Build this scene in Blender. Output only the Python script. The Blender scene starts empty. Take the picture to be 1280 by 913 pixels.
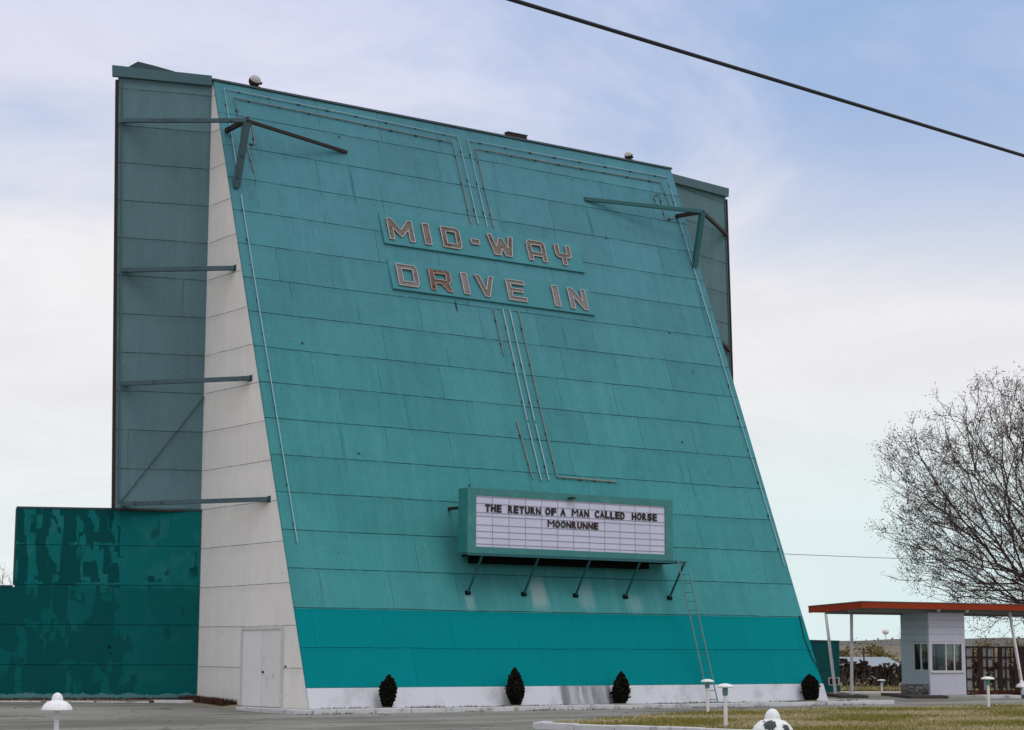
import bpy, bmesh, math, random
import numpy as np
from mathutils import Vector, Matrix
from mathutils.geometry import tessellate_polygon
random.seed(7); rng = np.random.default_rng(11)
S = bpy.context.scene
COL = S.collection
PI = math.pi
R = math.radians

# ------------------------------------------------------------------ helpers
class MB:
    """collects shapes (world or local coordinates) and links them as one mesh object"""
    def __init__(s): s.v = []; s.f = []; s.m = []
    def add(s, vs, fs, mi=0):
        o = len(s.v); s.v += [tuple(v) for v in vs]
        s.f += [tuple(i + o for i in f) for f in fs]; s.m += [mi] * len(fs); return s
    def box(s, a, b, mi=0):
        x0, y0, z0 = a; x1, y1, z1 = b
        return s.add([(x0,y0,z0),(x1,y0,z0),(x1,y1,z0),(x0,y1,z0),(x0,y0,z1),(x1,y0,z1),(x1,y1,z1),(x0,y1,z1)],
                     [(0,3,2,1),(4,5,6,7),(0,1,5,4),(1,2,6,5),(2,3,7,6),(3,0,4,7)], mi)
    def obox(s, o, ex, ey, ez, mi=0):
        o, ex, ey, ez = map(Vector, (o, ex, ey, ez))
        vs = [o, o+ex, o+ex+ey, o+ey, o+ez, o+ex+ez, o+ex+ey+ez, o+ey+ez]
        fs = [(0,3,2,1),(4,5,6,7),(0,1,5,4),(1,2,6,5),(2,3,7,6),(3,0,4,7)]
        if ex.cross(ey).dot(ez) < 0: fs = [tuple(reversed(f)) for f in fs]
        return s.add(vs, fs, mi)
    def bar(s, p, q, w=.1, h=.1, up=(0,0,1), mi=0):
        p, q = Vector(p), Vector(q); d = q - p; up = Vector(up)
        if abs(d.normalized().dot(up)) > .97: up = Vector((0,1,0))
        a = d.cross(up).normalized(); b = a.cross(d).normalized()
        return s.obox(p - a*w/2 - b*h/2, a*w, d, b*h, mi)
    def tube(s, pts, r, n=8, mi=0, caps=True):
        pts = [Vector(p) for p in pts]; k = len(pts)
        rs = r if isinstance(r, (list, tuple)) else [r]*k
        rings = []; prev = None
        for i, p in enumerate(pts):
            d = (pts[min(i+1,k-1)] - pts[max(i-1,0)]).normalized()
            u = Vector((0,0,1)) if abs(d.z) < .9 else Vector((1,0,0))
            if prev is not None and prev.cross(d).length > .05: a = (prev - d*prev.dot(d)).normalized()
            else: a = d.cross(u).normalized()
            prev = a; b = d.cross(a)
            rings.append([p + (a*math.cos(2*PI*j/n) + b*math.sin(2*PI*j/n))*rs[i] for j in range(n)])
        vs = [v for rg in rings for v in rg]
        fs = [(i*n+j, i*n+(j+1)%n, (i+1)*n+(j+1)%n, (i+1)*n+j) for i in range(k-1) for j in range(n)]
        if caps: fs += [tuple(reversed(range(n))), tuple((k-1)*n+j for j in range(n))]
        return s.add(vs, fs, mi)
    def lathe(s, prof, n=24, c=(0,0,0), mi=0):
        vs = []; k = len(prof)
        for r, z in prof:
            for j in range(n):
                a = 2*PI*j/n; vs.append((c[0]+r*math.cos(a), c[1]+r*math.sin(a), c[2]+z))
        fs = [(i*n+j, i*n+(j+1)%n, (i+1)*n+(j+1)%n, (i+1)*n+j) for i in range(k-1) for j in range(n)]
        fs += [tuple(reversed(range(n))), tuple((k-1)*n+j for j in range(n))]
        return s.add(vs, fs, mi)
    def prism(s, poly, n, mi=0):
        """poly: list of 3-D points in a plane, extruded along vector n"""
        k = len(poly); n = Vector(n); P = [Vector(p) for p in poly]
        vs = P + [p + n for p in P]
        nrm = sum(((P[i]-P[0]).cross(P[(i+1)%k]-P[0]) for i in range(1, k-1)), Vector())
        fs = [tuple(reversed(range(k))), tuple(k+i for i in range(k))] + [(i,(i+1)%k,k+(i+1)%k,k+i) for i in range(k)]
        if nrm.dot(n) < 0: fs = [tuple(reversed(f)) for f in fs]
        return s.add(vs, fs, mi)
    def build(s, name, mat=None, parent=None, bevel=0, smooth=False):
        off = Vector((0,0,0)); p = parent
        while p is not None: off += p.location; p = p.parent
        me = bpy.data.meshes.new(name)
        me.from_pydata([tuple(Vector(v) - off) for v in s.v], [], s.f)
        for m in (mat if isinstance(mat, (list, tuple)) else [mat]): me.materials.append(m)
        me.polygons.foreach_set('material_index', s.m)
        me.update()
        o = bpy.data.objects.new(name, me); COL.objects.link(o)
        if parent is not None: o.parent = parent
        if smooth:
            me.polygons.foreach_set('use_smooth', [True]*len(me.polygons))
            es = o.modifiers.new('split', 'EDGE_SPLIT'); es.split_angle = R(40)
        if bevel:
            b = o.modifiers.new('bevel', 'BEVEL'); b.width = bevel; b.segments = 2; b.limit_method = 'ANGLE'
        return o

def tag(o, label=None, cat=None, group=None, kind=None):
    if label: o['label'] = label
    if cat: o['category'] = cat
    if group: o['group'] = group
    if kind: o['kind'] = kind
    return o
def empty(name, loc=(0,0,0), **k):
    o = bpy.data.objects.new(name, None); COL.objects.link(o); o.location = loc
    o.empty_display_size = .3
    return tag(o, **k)
def copy_tree(o, parent=None):
    c = o.copy(); COL.objects.link(c)
    if parent is not None: c.parent = parent
    for ch in list(o.children): copy_tree(ch, c)
    return c

# ------------------------------------------------------------------ materials
class G:
    def __init__(s, name, rough=.8, spec=.3):
        s.mat = bpy.data.materials.new(name); s.mat.use_nodes = True
        s.t = s.mat.node_tree; s.b = s.t.nodes['Principled BSDF']
        s.b.inputs['Roughness'].default_value = rough
        s.b.inputs['Specular IOR Level'].default_value = spec
        s.tc = s.t.nodes.new('ShaderNodeTexCoord')
        s.P = s.tc.outputs['Object']
    def n(s, typ, **k):
        x = s.t.nodes.new(typ)
        for a, v in k.items(): setattr(x, a, v)
        return x
    def lk(s, a, inp):
        if hasattr(a, 'is_output'): s.t.links.new(a, inp)
        else: inp.default_value = a
    def m(s, op, a, b=0., c=0., clamp=False):
        x = s.n('ShaderNodeMath', operation=op, use_clamp=clamp)
        s.lk(a, x.inputs[0]); s.lk(b, x.inputs[1]); s.lk(c, x.inputs[2]); return x.outputs[0]
    def xyz(s):
        x = s.n('ShaderNodeSeparateXYZ'); s.t.links.new(s.P, x.inputs[0]); return x.outputs
    def comb(s, x, y, z):
        c = s.n('ShaderNodeCombineXYZ')
        for i, v in enumerate((x, y, z)): s.lk(v, c.inputs[i])
        return c.outputs[0]
    def scaled(s, v, sc):
        x = s.n('ShaderNodeVectorMath', operation='MULTIPLY'); s.t.links.new(v, x.inputs[0]); x.inputs[1].default_value = sc; return x.outputs[0]
    def noise(s, v=None, scale=1., detail=4., rough=.55, dist=0.):
        x = s.n('ShaderNodeTexNoise'); x.inputs['Scale'].default_value = scale; x.inputs['Detail'].default_value = detail
        x.inputs['Roughness'].default_value = rough; x.inputs['Distortion'].default_value = dist
        s.t.links.new(v if v is not None else s.P, x.inputs['Vector']); return x.outputs['Fac']
    def white(s, v):
        x = s.n('ShaderNodeTexWhiteNoise'); s.t.links.new(v, x.inputs['Vector']); return x.outputs['Value']
    def ramp(s, f, lo, hi, a=0., b=1.):
        x = s.n('ShaderNodeMapRange', interpolation_type='SMOOTHSTEP'); s.lk(f, x.inputs[0])
        for i, v in enumerate((lo, hi, a, b)): x.inputs[i+1].default_value = v
        return x.outputs[0]
    def mix(s, f, a, b):
        x = s.n('ShaderNodeMix', data_type='RGBA'); s.lk(f, x.inputs[0])
        for v, i in ((a, 6), (b, 7)):
            if hasattr(v, 'is_output'): s.t.links.new(v, x.inputs[i])
            else: x.inputs[i].default_value = (*v, 1)
        return x.outputs[2]
    def mul(s, col, f):
        """colour times a scalar"""
        x = s.n('ShaderNodeVectorMath', operation='SCALE')
        if hasattr(col, 'is_output'): s.t.links.new(col, x.inputs[0])
        else: x.inputs[0].default_value = col
        s.lk(f, x.inputs['Scale']); return x.outputs[0]
    def rgb(s, c):
        x = s.n('ShaderNodeRGB'); x.outputs[0].default_value = (*c, 1); return x.outputs[0]
    def bump(s, h, strength=.3, dist=.02):
        x = s.n('ShaderNodeBump'); x.inputs['Strength'].default_value = strength; x.inputs['Distance'].default_value = dist
        s.t.links.new(h, x.inputs['Height']); s.t.links.new(x.outputs[0], s.b.inputs['Normal'])
    def out(s, col):
        s.lk(col if hasattr(col, 'is_output') else (*col, 1), s.b.inputs['Base Color']); return s.mat

def plain(name, c, var=.18, scale=6., rough=.7, spec=.3, grime=None, metallic=0., gscale=2.5, gth=(.52,.7)):
    g = G(name, rough, spec); g.b.inputs['Metallic'].default_value = metallic
    a = g.noise(scale=scale); b = g.noise(scale=scale*9, detail=2)
    k = g.m('ADD', g.m('MULTIPLY', a, var*1.4), g.m('MULTIPLY', b, var*.6)); k = g.m('ADD', k, 1 - var)
    col = g.mul(g.rgb(c), k)
    if grime:
        col = g.mix(g.ramp(g.noise(scale=gscale, detail=8, rough=.7), *gth), col, grime)
    g.bump(b, .12, .01)
    return g.out(col)

def panel_mat(name, c, axis, zoff, per, colper, jw=.02, var=.1, streak=.14, joint=.42, vj=.7, rough=.75,
              stains=(), bleach=None, upper=None):
    """large painted sheets with horizontal joints; axis = coordinate along the wall"""
    g = G(name, .9, .06); o = g.xyz(); h = o[axis]; z = o[2]
    wob = g.m('MULTIPLY', g.m('SUBTRACT', g.noise(scale=.35, detail=2), .5), .06)
    r = g.m('DIVIDE', g.m('SUBTRACT', g.m('ADD', z, wob), zoff), per)
    fr = g.m('FRACT', r); row = g.m('FLOOR', r)
    j = g.m('MULTIPLY', g.m('LESS_THAN', fr, jw), g.ramp(g.noise(scale=2.2, detail=3), .3, .55, .45, 1.))
    off = g.white(g.comb(row, 3.3, 1.7))
    cc = g.m('ADD', g.m('DIVIDE', h, colper), off); cf = g.m('FRACT', cc); col = g.m('FLOOR', cc)
    vjm = g.m('MULTIPLY', g.m('LESS_THAN', cf, .022/colper), g.ramp(g.noise(scale=.9, detail=3), .36, .54))
    tone = g.m('ADD', g.m('MULTIPLY', g.white(g.comb(row, col, 9.1)), var*1.0), 1 - var*.5)
    big = g.m('MULTIPLY', g.m('SUBTRACT', g.noise(scale=.22, detail=4), .5), var*2.2)
    grain = g.m('ADD', g.m('MULTIPLY', g.m('SUBTRACT', g.noise(scale=14, detail=3, rough=.75), .5), var*3.4), g.m('MULTIPLY', g.m('SUBTRACT', g.noise(scale=1.7, detail=6, rough=.7), .5), var*2.6))
    sv = g.comb(g.m('MULTIPLY', h, 2.6), 4., g.m('MULTIPLY', z, .16))
    st = g.m('MULTIPLY', g.m('SUBTRACT', g.noise(sv, scale=1., detail=6, rough=.65), .5), streak*2)
    sv2 = g.comb(g.m('MULTIPLY', h, 8.), 11., g.m('MULTIPLY', z, .7))
    st2 = g.m('MULTIPLY', g.m('SUBTRACT', g.noise(sv2, scale=1., detail=4, rough=.6), .5), streak*1.3)
    k = g.m('ADD', g.m('ADD', tone, big), g.m('ADD', grain, g.m('ADD', st, st2)))
    under = g.m('MULTIPLY', g.ramp(fr, .75, 1., 0., .06), 1.)        # slightly darker towards the upper edge of each sheet
    k = g.m('SUBTRACT', k, under)
    k = g.m('MULTIPLY', k, g.m('SUBTRACT', 1., g.m('MULTIPLY', j, 1 - joint)))
    k = g.m('MULTIPLY', k, g.m('SUBTRACT', 1., g.m('MULTIPLY', vjm, 1 - vj)))
    colr = g.rgb(c)
    if bleach:                                                       # sun-bleached, chalky patches
        colr = g.mix(g.ramp(g.noise(sv, scale=.7, detail=5), .5, .8, 0., .55), colr, bleach)
    if upper:                                                        # colour turns greyer and bluer towards the upper courses
        colr = g.mix(g.ramp(g.m('ADD', z, g.m('MULTIPLY', g.m('SUBTRACT', g.noise(scale=.25, detail=5), .5), 9.)), 3., 19.), colr, upper)
    colr = g.mul(colr, k)
    for (hc, zt, zb, w, tint, amt) in stains:                        # run-off marks: centre, top, bottom, half width
        dx = g.m('ABSOLUTE', g.m('SUBTRACT', g.m('ADD', h, g.m('MULTIPLY', g.m('SUBTRACT', g.noise(sv2, scale=.6), .5), w*1.6)), hc))
        mk = g.m('MULTIPLY', g.ramp(dx, w*.25, w, 1., 0.), g.m('MULTIPLY', g.ramp(z, zb, zb + (zt-zb)*.35), g.ramp(z, zt-(zt-zb)*.45, zt, 1., 0.)))
        colr = g.mix(g.m('MULTIPLY', mk, amt), colr, tint)
    # specks, nail heads and small chips
    sp = g.ramp(g.noise(scale=5.3, detail=1), .76, .79)
    colr = g.mix(g.m('MULTIPLY', sp, .45), colr, tuple(x*.3 for x in c))
    g.bump(g.m('SUBTRACT', g.m('MULTIPLY', grain, .4), g.m('ADD', j, g.m('MULTIPLY', vjm, .5))), .5, .02)
    return g.out(colr)

TEAL = (.056, .256, .266)
TEAL2 = (.0003, .215, .230)
M = {}
M['front'] = panel_mat('faded_teal_sheets', TEAL, 0, .58, 1.153, 2.44, upper=(.080, .230, .276), bleach=(.095, .31, .32), streak=.15, var=.12, jw=.026, joint=.32, vj=.55,
    stains=[(8.05, 13.5, 12.9, .07, (.01,.03,.03), .9), (9.0, 4.2, 2.8, .45, (.30,.42,.42), .75), (10.9, 4.1, 2.8, .5, (.24,.4,.4), .6),
            (13.0, 3.7, 2.8, .5, (.22,.4,.4), .5), (9.75, 7.2, 4.6, .14, (.05,.10,.09), .5), (10.75, 7.2, 5.8, .10, (.08,.09,.07), .5), (4.73, 18.3, 16.2, .09, (.03,.10,.11), .55), (14.95, 18.1, 16.4, .09, (.03,.10,.11), .5), (19.5, 16.0, 13.0, .12, (.03,.12,.13), .5), (12.5, 13.5, 11.8, .08, (.04,.13,.14), .5), (2.6, 9.2, 6.9, .10, (.03,.15,.16), .4), (16.8, 9.0, 6.6, .08, (.03,.14,.15), .45), (13.6, 15.0, 13.2, .06, (.03,.12,.13), .4), (6.3, 3.6, 2.8, .25, (.25,.4,.4), .5)])
M['band'] = panel_mat('fresh_teal_band', TEAL2, 0, .58, 1.153, 2.44, var=.05, streak=.04, vj=.72)
M['side'] = panel_mat('cream_white_sheets', (.80, .765, .72), 1, 1.14, 1.236, 30., var=.06, streak=.1, joint=.38)
M['plinth'] = plain('white_masonry_paint', (.60,.615,.66), .10, 1.2, .9, grime=(.40,.40,.41), gscale=1.3, gth=(.46,.80))
M['wing'] = panel_mat('grey_teal_sheets', (.108, .188, .206), 0, 1.14, 1.236, 40., var=.11, streak=.14, joint=.42, jw=.026)
M['trim'] = plain('teal_grey_trim', (.055, .120, .135), .2, 2., .6)
M['rust'] = plain('rusty_steel_edge', (.03, .018, .014), .4, 3., .8)
M['steel'] = plain('weathered_teal_steel', (.055, .105, .12), .3, 4., .6, grime=(.03,.03,.03))
M['steelR'] = plain('teal_painted_steel', (.03, .12, .125), .3, 4., .6)
M['coping'] = plain('dark_coping', (.028, .06, .065), .3, 2., .6)
M['marq'] = plain('marquee_teal_metal', (.028, .192, .185), .22, 1.5, .45, .5, grime=(.07,.24,.24), gscale=3., gth=(.5,.75))
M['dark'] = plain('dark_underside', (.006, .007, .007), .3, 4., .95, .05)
M['rod'] = plain('bracket_teal', (.02, .11, .12), .25, 8., .6)
M['white'] = plain('white_enamel', (.80,.81,.82), .08, 7., .5, .4, grime=(.50,.48,.43), gscale=7., gth=(.50,.78))
M['postwhite'] = plain('white_post_paint', (.68, .67, .68), .14, 6., .7, grime=(.42,.4,.38), gscale=4.)
def chipped():
    g = G('chipped_white_enamel', .45, .4); wob = g.m('MULTIPLY', g.m('SUBTRACT', g.noise(scale=17, detail=7, rough=.75), .5), .17); f = None
    for c, rad in (((-.160,-.115,.815),.088), ((-.135,-.09,.76),.05), ((.02,-.235,.80),.062), ((.05,-.25,.755),.035), ((-.16,-.02,.86),.022), ((.2,.1,.8),.07)):
        d = g.n('ShaderNodeVectorMath', operation='DISTANCE'); g.t.links.new(g.P, d.inputs[0]); d.inputs[1].default_value = c
        q = g.ramp(g.m('ADD', d.outputs['Value'], wob), rad-.004, rad, 1., 0.); f = q if f is None else g.m('MAXIMUM', f, q)
    base = g.mul(g.rgb((.78,.79,.78)), g.m('ADD', .93, g.m('MULTIPLY', g.noise(scale=8), .12)))
    return g.out(g.mix(f, base, g.mix(g.noise(scale=40), (.008,.010,.012), (.05,.065,.07))))
M['chipped'] = chipped()
M['socket'] = plain('verdigris_socket', (.12, .25, .25), .2, 20., .6)
M['kerb'] = plain('white_kerb_paint', (.56, .56, .57), .2, 2., .9, grime=(.26,.25,.23), gscale=2.2, gth=(.5,.68))
M['kerbdark'] = plain('dark_kerb', (.06, .05, .047), .3, 2., .9)
M['pave'] = plain('concrete_apron', (.34, .33, .30), .25, 2., .9, grime=(.2,.19,.16))
M['dirt'] = plain('bare_dirt', (.25, .21, .15), .3, 3., .95)
M['door'] = plain('white_door_paint', (.78, .77, .77), .07, 3., .7)
M['doorworn'] = plain('worn_door_paint', (.74,.72,.70), .10, 3., .8, grime=(.46,.43,.41), gscale=3., gth=(.5,.8))
M['doorframe'] = plain('white_door_frame', (.60, .58, .57), .1, 3., .7)
M['black'] = plain('black_paint', (.012, .010, .010), .3, 4., .6)
M['red'] = plain('red_fascia', (.29, .040, .013), .16, 1.5, .7, .1, grime=(.18,.022,.010), gscale=1.5)
M['soffit'] = plain('grey_soffit', (.24, .235, .23), .2, 3., .85)
M['roof'] = plain('tar_roof', (.12, .115, .11), .2, 3., .95)
M['stone'] = None
M['lattice'] = plain('dark_brown_boards', (.030, .014, .010), .35, 5., .85)
M['hedge_leaf'] = plain('dark_red_leaf', (.040, .022, .017), .5, 3., .9)
M['hedge_twig'] = plain('dry_twig', (.13, .105, .08), .3, 4., .9)
M['conifer'] = plain('dark_conifer', (.012, .011, .009), .4, 9., .95, .05)
M['conifer2'] = plain('brown_green_conifer', (.019,.018,.011), .4, 9., .95, .05)
M['bark'] = plain('brown_bark', (.055, .036, .030), .35, 4., .95, .1)
M['twigbark'] = plain('grey_brown_twigs', (.115,.09,.082), .3, 4., .95, .1)
M['bud'] = plain('brown_seed_balls', (.085, .062, .055), .4, 3., .95, .05)
M['palebark'] = plain('pale_bark', (.24, .21, .2), .3, 4., .95)
M['olive'] = plain('olive_spring_leaf', (.15, .125, .045), .4, .6, .9, .1)
M['tan'] = plain('dry_scrub', (.17, .145, .085), .4, .6, .9, .1)
M['weed'] = plain('dead_weeds', (.075, .036, .026), .5, 8., .95)
M['tanky'] = plain('frosted_lens', (.40,.37,.40), .2, 6., .35, .5)
M['cable'] = plain('cable_rubber', (.015, .015, .018), .2, 9., .6)

def corrugated():
    g = G('streaked_galvanised_sheet', .55, .4); o = g.xyz()
    sv = g.comb(g.m('MULTIPLY', o[0], 3.2), 0., g.m('MULTIPLY', o[2], .5))
    col = g.mix(g.ramp(g.noise(sv, scale=1., detail=5), .35, .68), (.16,.18,.19), (.50,.51,.53))
    return g.out(col)
M['sheet'] = corrugated()

def dark_wall_mat():
    g = G('patched_dark_teal_paint', .9, .04); o = g.xyz(); x = o[0]; z = o[2]
    base = g.mix(g.ramp(z, 3.5, 3.75), (.004,.100,.102), (.006,.135,.138))
    pale = g.ramp(g.noise(scale=1.6, detail=4), .46, .66)
    base = g.mix(g.m('MULTIPLY', pale, g.ramp(z, 3.3, 4.0, .10, .34)), base, (.035,.185,.195))
    wv = g.comb(g.m('ADD', x, g.m('MULTIPLY', g.noise(scale=2.6, detail=4), .09)), 0., g.m('ADD', z, g.m('MULTIPLY', g.noise(scale=2.2, detail=4), .16)))
    def cells(sc, seed):
        vor = g.n('ShaderNodeTexVoronoi', distance='CHEBYCHEV'); vor.inputs['Scale'].default_value = 1.; vor.inputs['Randomness'].default_value = .75
        g.t.links.new(g.scaled(wv, sc), vor.inputs['Vector'])
        cell = g.n('ShaderNodeSeparateColor'); g.t.links.new(vor.outputs['Color'], cell.inputs[0]); return cell.outputs[seed]
    left = g.ramp(x, -3.0, -1.7, .44, -.02)
    rowb = g.m('FRACT', g.m('DIVIDE', g.m('SUBTRACT', z, 1.2), 1.236))
    inrow = g.m('MULTIPLY', g.ramp(rowb, .0, .12, -.3, 0.), 1.)                    # rollers stop at the joints
    def lay(sc, seed, th):
        lvl = g.m('ADD', cells(sc, seed), g.m('ADD', left, g.m('ADD', inrow, g.m('MULTIPLY', g.m('SUBTRACT', g.noise(scale=.8, detail=2), .5), .9))))
        return g.ramp(lvl, th-.02, th+.08)
    p1 = lay((3.4,1.,.95), 0, .88); p2 = lay((5.,1.,2.2), 1, .92)
    patch = g.m('MAXIMUM', p1, p2)
    upper = g.ramp(z, 3.4, 3.8, .66, .92)
    col = g.mix(g.m('MULTIPLY', patch, upper), base, (.003,.060,.062))
    fr = g.m('FRACT', g.m('DIVIDE', g.m('SUBTRACT', z, 1.2), 1.236))
    j = g.m('LESS_THAN', fr, .02)
    k = g.m('MULTIPLY', g.m('SUBTRACT', 1., g.m('MULTIPLY', j, .62)), g.m('ADD', .88, g.m('MULTIPLY', g.noise(scale=22, detail=3), .24)))
    col = g.mul(col, k)
    bot = g.m('ADD', z, g.m('MULTIPLY', g.m('SUBTRACT', g.noise(scale=2.6, detail=6, rough=.7), .5), .34))
    col = g.mix(g.ramp(bot, .30, .33, .8, 0.), col, (.10,.24,.25))
    hole = g.ramp(g.noise(scale=2.3, detail=1), .77, .785)
    col = g.mix(g.m('MULTIPLY', hole, .8), col, (.004,.008,.008))
    return g.out(col)
M['darkwall'] = dark_wall_mat()
M['rightwall'] = panel_mat('dark_teal_fence_paint', (.003,.066,.068), 0, .9, 1.236, 40., var=.1, streak=.1)

def board_face():
    g = G('marquee_white_face', .35, .4); o = g.xyz()
    cell = g.white(g.comb(g.m('FLOOR', g.m('DIVIDE', o[0], .638)), 0., g.m('FLOOR', g.m('DIVIDE', o[2], .2))))
    k = g.m('ADD', g.m('ADD', .9, g.m('MULTIPLY', cell, .08)), g.m('MULTIPLY', g.noise(scale=3.), .06))
    return g.out(g.mul(g.rgb((.60,.60,.77)), k))
M['face'] = board_face()
M['rail'] = plain('letter_rail_grey', (.30,.30,.36), .1, 5., .5)
M['char'] = plain('dark_brown_letters', (.016,.006,.005), .2, 5., .5)
M['charR'] = plain('dark_red_letters', (.045,.010,.006), .5, 9., .5)
def letter_mat(name, a, b, amt):
    g = G(name, .8, .2)
    f = g.ramp(g.noise(scale=3.2, detail=6, rough=.7), .58 - amt, .70 - amt*.8)
    col = g.mix(f, a, b)
    col = g.mul(col, g.m('ADD', .75, g.m('MULTIPLY', g.noise(scale=9., detail=3), .5)))
    return g.out(col)
M['ltr'] = letter_mat('greyed_channel_letter', (.165,.150,.130), (.085,.05,.037), .06)
M['ltrP'] = letter_mat('pale_channel_letter', (.20,.195,.19), (.12,.085,.07), .05)
M['ltrR'] = letter_mat('rusted_channel_letter', (.15,.105,.085), (.10,.020,.012), .05)
M['neon'] = plain('dead_pink_neon_glass', (.44,.375,.38), .4, 6., .35, .5)
M['neonR'] = plain('flaked_neon_glass', (.42,.27,.24), .5, 6., .5)
M['tubeW'] = plain('white_neon_tube', (.25,.42,.47), .25, 2., .35, .5)
M['tubeP'] = plain('faded_orange_neon_tube', (.20,.225,.215), .4, 2., .45, .3, grime=(.09,.25,.27), gscale=3.)
M['tubeB'] = plain('bright_neon_tube', (.29,.43,.48), .25, 2., .4, .4)
M['tubeO'] = plain('orange_neon_tube', (.25,.235,.195), .4, 2., .45)
M['clip'] = plain('tube_clip', (.03,.06,.06), .2, 5., .6)
M['namepanel'] = plain('sign_backing_teal', (.070,.238,.272), .10, 1.2, .9, .06, grime=(.09,.285,.305), gscale=1.2, gth=(.5,.8))

def booth_mat(name, c):
    g = G(name, .8, .25); o = g.xyz(); z = o[2]
    zz = g.m('DIVIDE', g.m('SUBTRACT', z, 2.12), .29)
    up = g.m('MULTIPLY', g.m('LESS_THAN', g.m('FRACT', zz), .07), g.m('GREATER_THAN', z, 2.1))
    k = g.m('MULTIPLY', g.m('SUBTRACT', 1., g.m('MULTIPLY', up, .38)), g.m('ADD', .9, g.m('MULTIPLY', g.noise(scale=4., detail=5), .2)))
    return g.out(g.mul(g.rgb(c), k))
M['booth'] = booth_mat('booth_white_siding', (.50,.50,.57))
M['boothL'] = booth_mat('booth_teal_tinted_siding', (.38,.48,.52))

def stone():
    g = G('flagstone_veneer', .9, .2)
    v = g.n('ShaderNodeTexVoronoi', feature='DISTANCE_TO_EDGE'); v.inputs['Scale'].default_value = 1.
    g.t.links.new(g.scaled(g.P, (2.3, 2.3, 9.)), v.inputs['Vector'])
    w = g.n('ShaderNodeTexVoronoi'); w.inputs['Scale'].default_value = 1.
    g.t.links.new(g.scaled(g.P, (2.3, 2.3, 9.)), w.inputs['Vector'])
    sc = g.n('ShaderNodeSeparateColor'); g.t.links.new(w.outputs['Color'], sc.inputs[0])
    col = g.mix(sc.outputs[0], (.15,.15,.155), (.33,.325,.31))
    col = g.mix(g.ramp(v.outputs['Distance'], .04, .1, 1., 0.), col, (.06,.06,.06))
    g.bump(v.outputs['Distance'], .5, .05)
    return g.out(col)
M['stone'] = stone()

def glass(name, c, rough=.05):
    g = G(name, rough, .6); return g.out(c)
M['glassdark'] = glass('dark_window_glass', (.025,.022,.022))
def clear_glass():
    m = bpy.data.materials.new('clear_booth_glass'); m.use_nodes = True; t = m.node_tree
    t.nodes.remove(t.nodes['Principled BSDF'])
    a = t.nodes.new('ShaderNodeBsdfTransparent'); a.inputs[0].default_value = (.6,.68,.7,1)
    b = t.nodes.new('ShaderNodeBsdfGlossy'); b.inputs['Roughness'].default_value = .03
    f = t.nodes.new('ShaderNodeFresnel'); f.inputs[0].default_value = 1.5
    x = t.nodes.new('ShaderNodeMixShader'); hf = t.nodes.new('ShaderNodeMath'); hf.operation = 'MULTIPLY'; hf.inputs[1].default_value = .5; t.links.new(f.outputs[0], hf.inputs[0]); t.links.new(hf.outputs[0], x.inputs[0])
    t.links.new(a.outputs[0], x.inputs[1]); t.links.new(b.outputs[0], x.inputs[2])
    t.links.new(x.outputs[0], t.nodes['Material Output'].inputs[0]); return m
M['clear'] = clear_glass()

def asphalt():
    g = G('worn_asphalt', .9, .25); o = g.xyz()
    a = g.noise(scale=.16, detail=5); b = g.noise(scale=40., detail=3, rough=.7)
    lanes = g.noise(g.scaled(g.P, (.05, .42, 0.)), scale=1., detail=5, dist=.6)
    col = g.mix(g.ramp(g.m('ADD', g.m('MULTIPLY', a, .4), g.m('MULTIPLY', lanes, .6)), .40, .58), (.125,.124,.106), (.255,.248,.222))
    col = g.mul(col, g.m('ADD', .68, g.m('MULTIPLY', b, .64)))
    cr = g.n('ShaderNodeTexVoronoi', feature='DISTANCE_TO_EDGE'); cr.inputs['Scale'].default_value = .28
    wv = g.n('ShaderNodeVectorMath', operation='ADD'); g.t.links.new(g.P, wv.inputs[0])
    nz = g.n('ShaderNodeTexNoise'); nz.inputs['Scale'].default_value = .9; nz.inputs['Detail'].default_value = 5
    g.t.links.new(g.P, nz.inputs['Vector']); g.t.links.new(g.scaled(nz.outputs['Color'], (2.5,2.5,0)), wv.inputs[1])
    g.t.links.new(wv.outputs[0], cr.inputs['Vector'])
    col = g.mix(g.m('MULTIPLY', g.ramp(cr.outputs['Distance'], .004, .012, 1., 0.), g.ramp(g.noise(scale=.3), .42, .54, 0., .9)), col, (.035,.034,.03))
    oil = g.ramp(g.noise(g.scaled(g.P, (.55,1.5,0.)), scale=1., detail=4, dist=.4), .60, .72)
    col = g.mix(g.m('MULTIPLY', oil, .5), col, (.062,.06,.054))
    gr = g.ramp(g.noise(scale=.7, detail=8, rough=.8), .58, .68)
    col = g.mix(g.m('MULTIPLY', gr, .45), col, (.33,.31,.26))
    sp = g.ramp(g.noise(scale=3.1, detail=2), .70, .74)
    col = g.mix(g.m('MULTIPLY', sp, .7), col, (.05,.048,.044))
    g.bump(b, .35, .015)
    return g.out(col)
M['asphalt'] = asphalt()
def turf(name, dry, green, dark):
    g = G(name, .95, .1)
    a = g.noise(scale=.42, detail=6, rough=.65); b = g.noise(scale=3.2, detail=5, rough=.7)
    col = g.mix(g.ramp(g.m('ADD', g.m('MULTIPLY', a, .55), g.m('MULTIPLY', b, .45)), .44, .58), green, dry)
    col = g.mix(g.ramp(g.noise(scale=5.5, detail=4), .60, .72, 0., .7), col, dark)
    col = g.mul(col, g.m('ADD', .7, g.m('MULTIPLY', g.noise(scale=30, detail=2), .6)))
    return g.out(col)
M['turf'] = turf('dry_spring_turf', (.38,.33,.20), (.20,.175,.05), (.09,.07,.035))
M['turf2'] = turf('roadside_grass', (.30,.26,.14), (.20,.19,.06), (.12,.10,.05))
M['field'] = turf('open_field', (.25,.21,.13), (.18,.16,.08), (.12,.10,.06))
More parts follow.
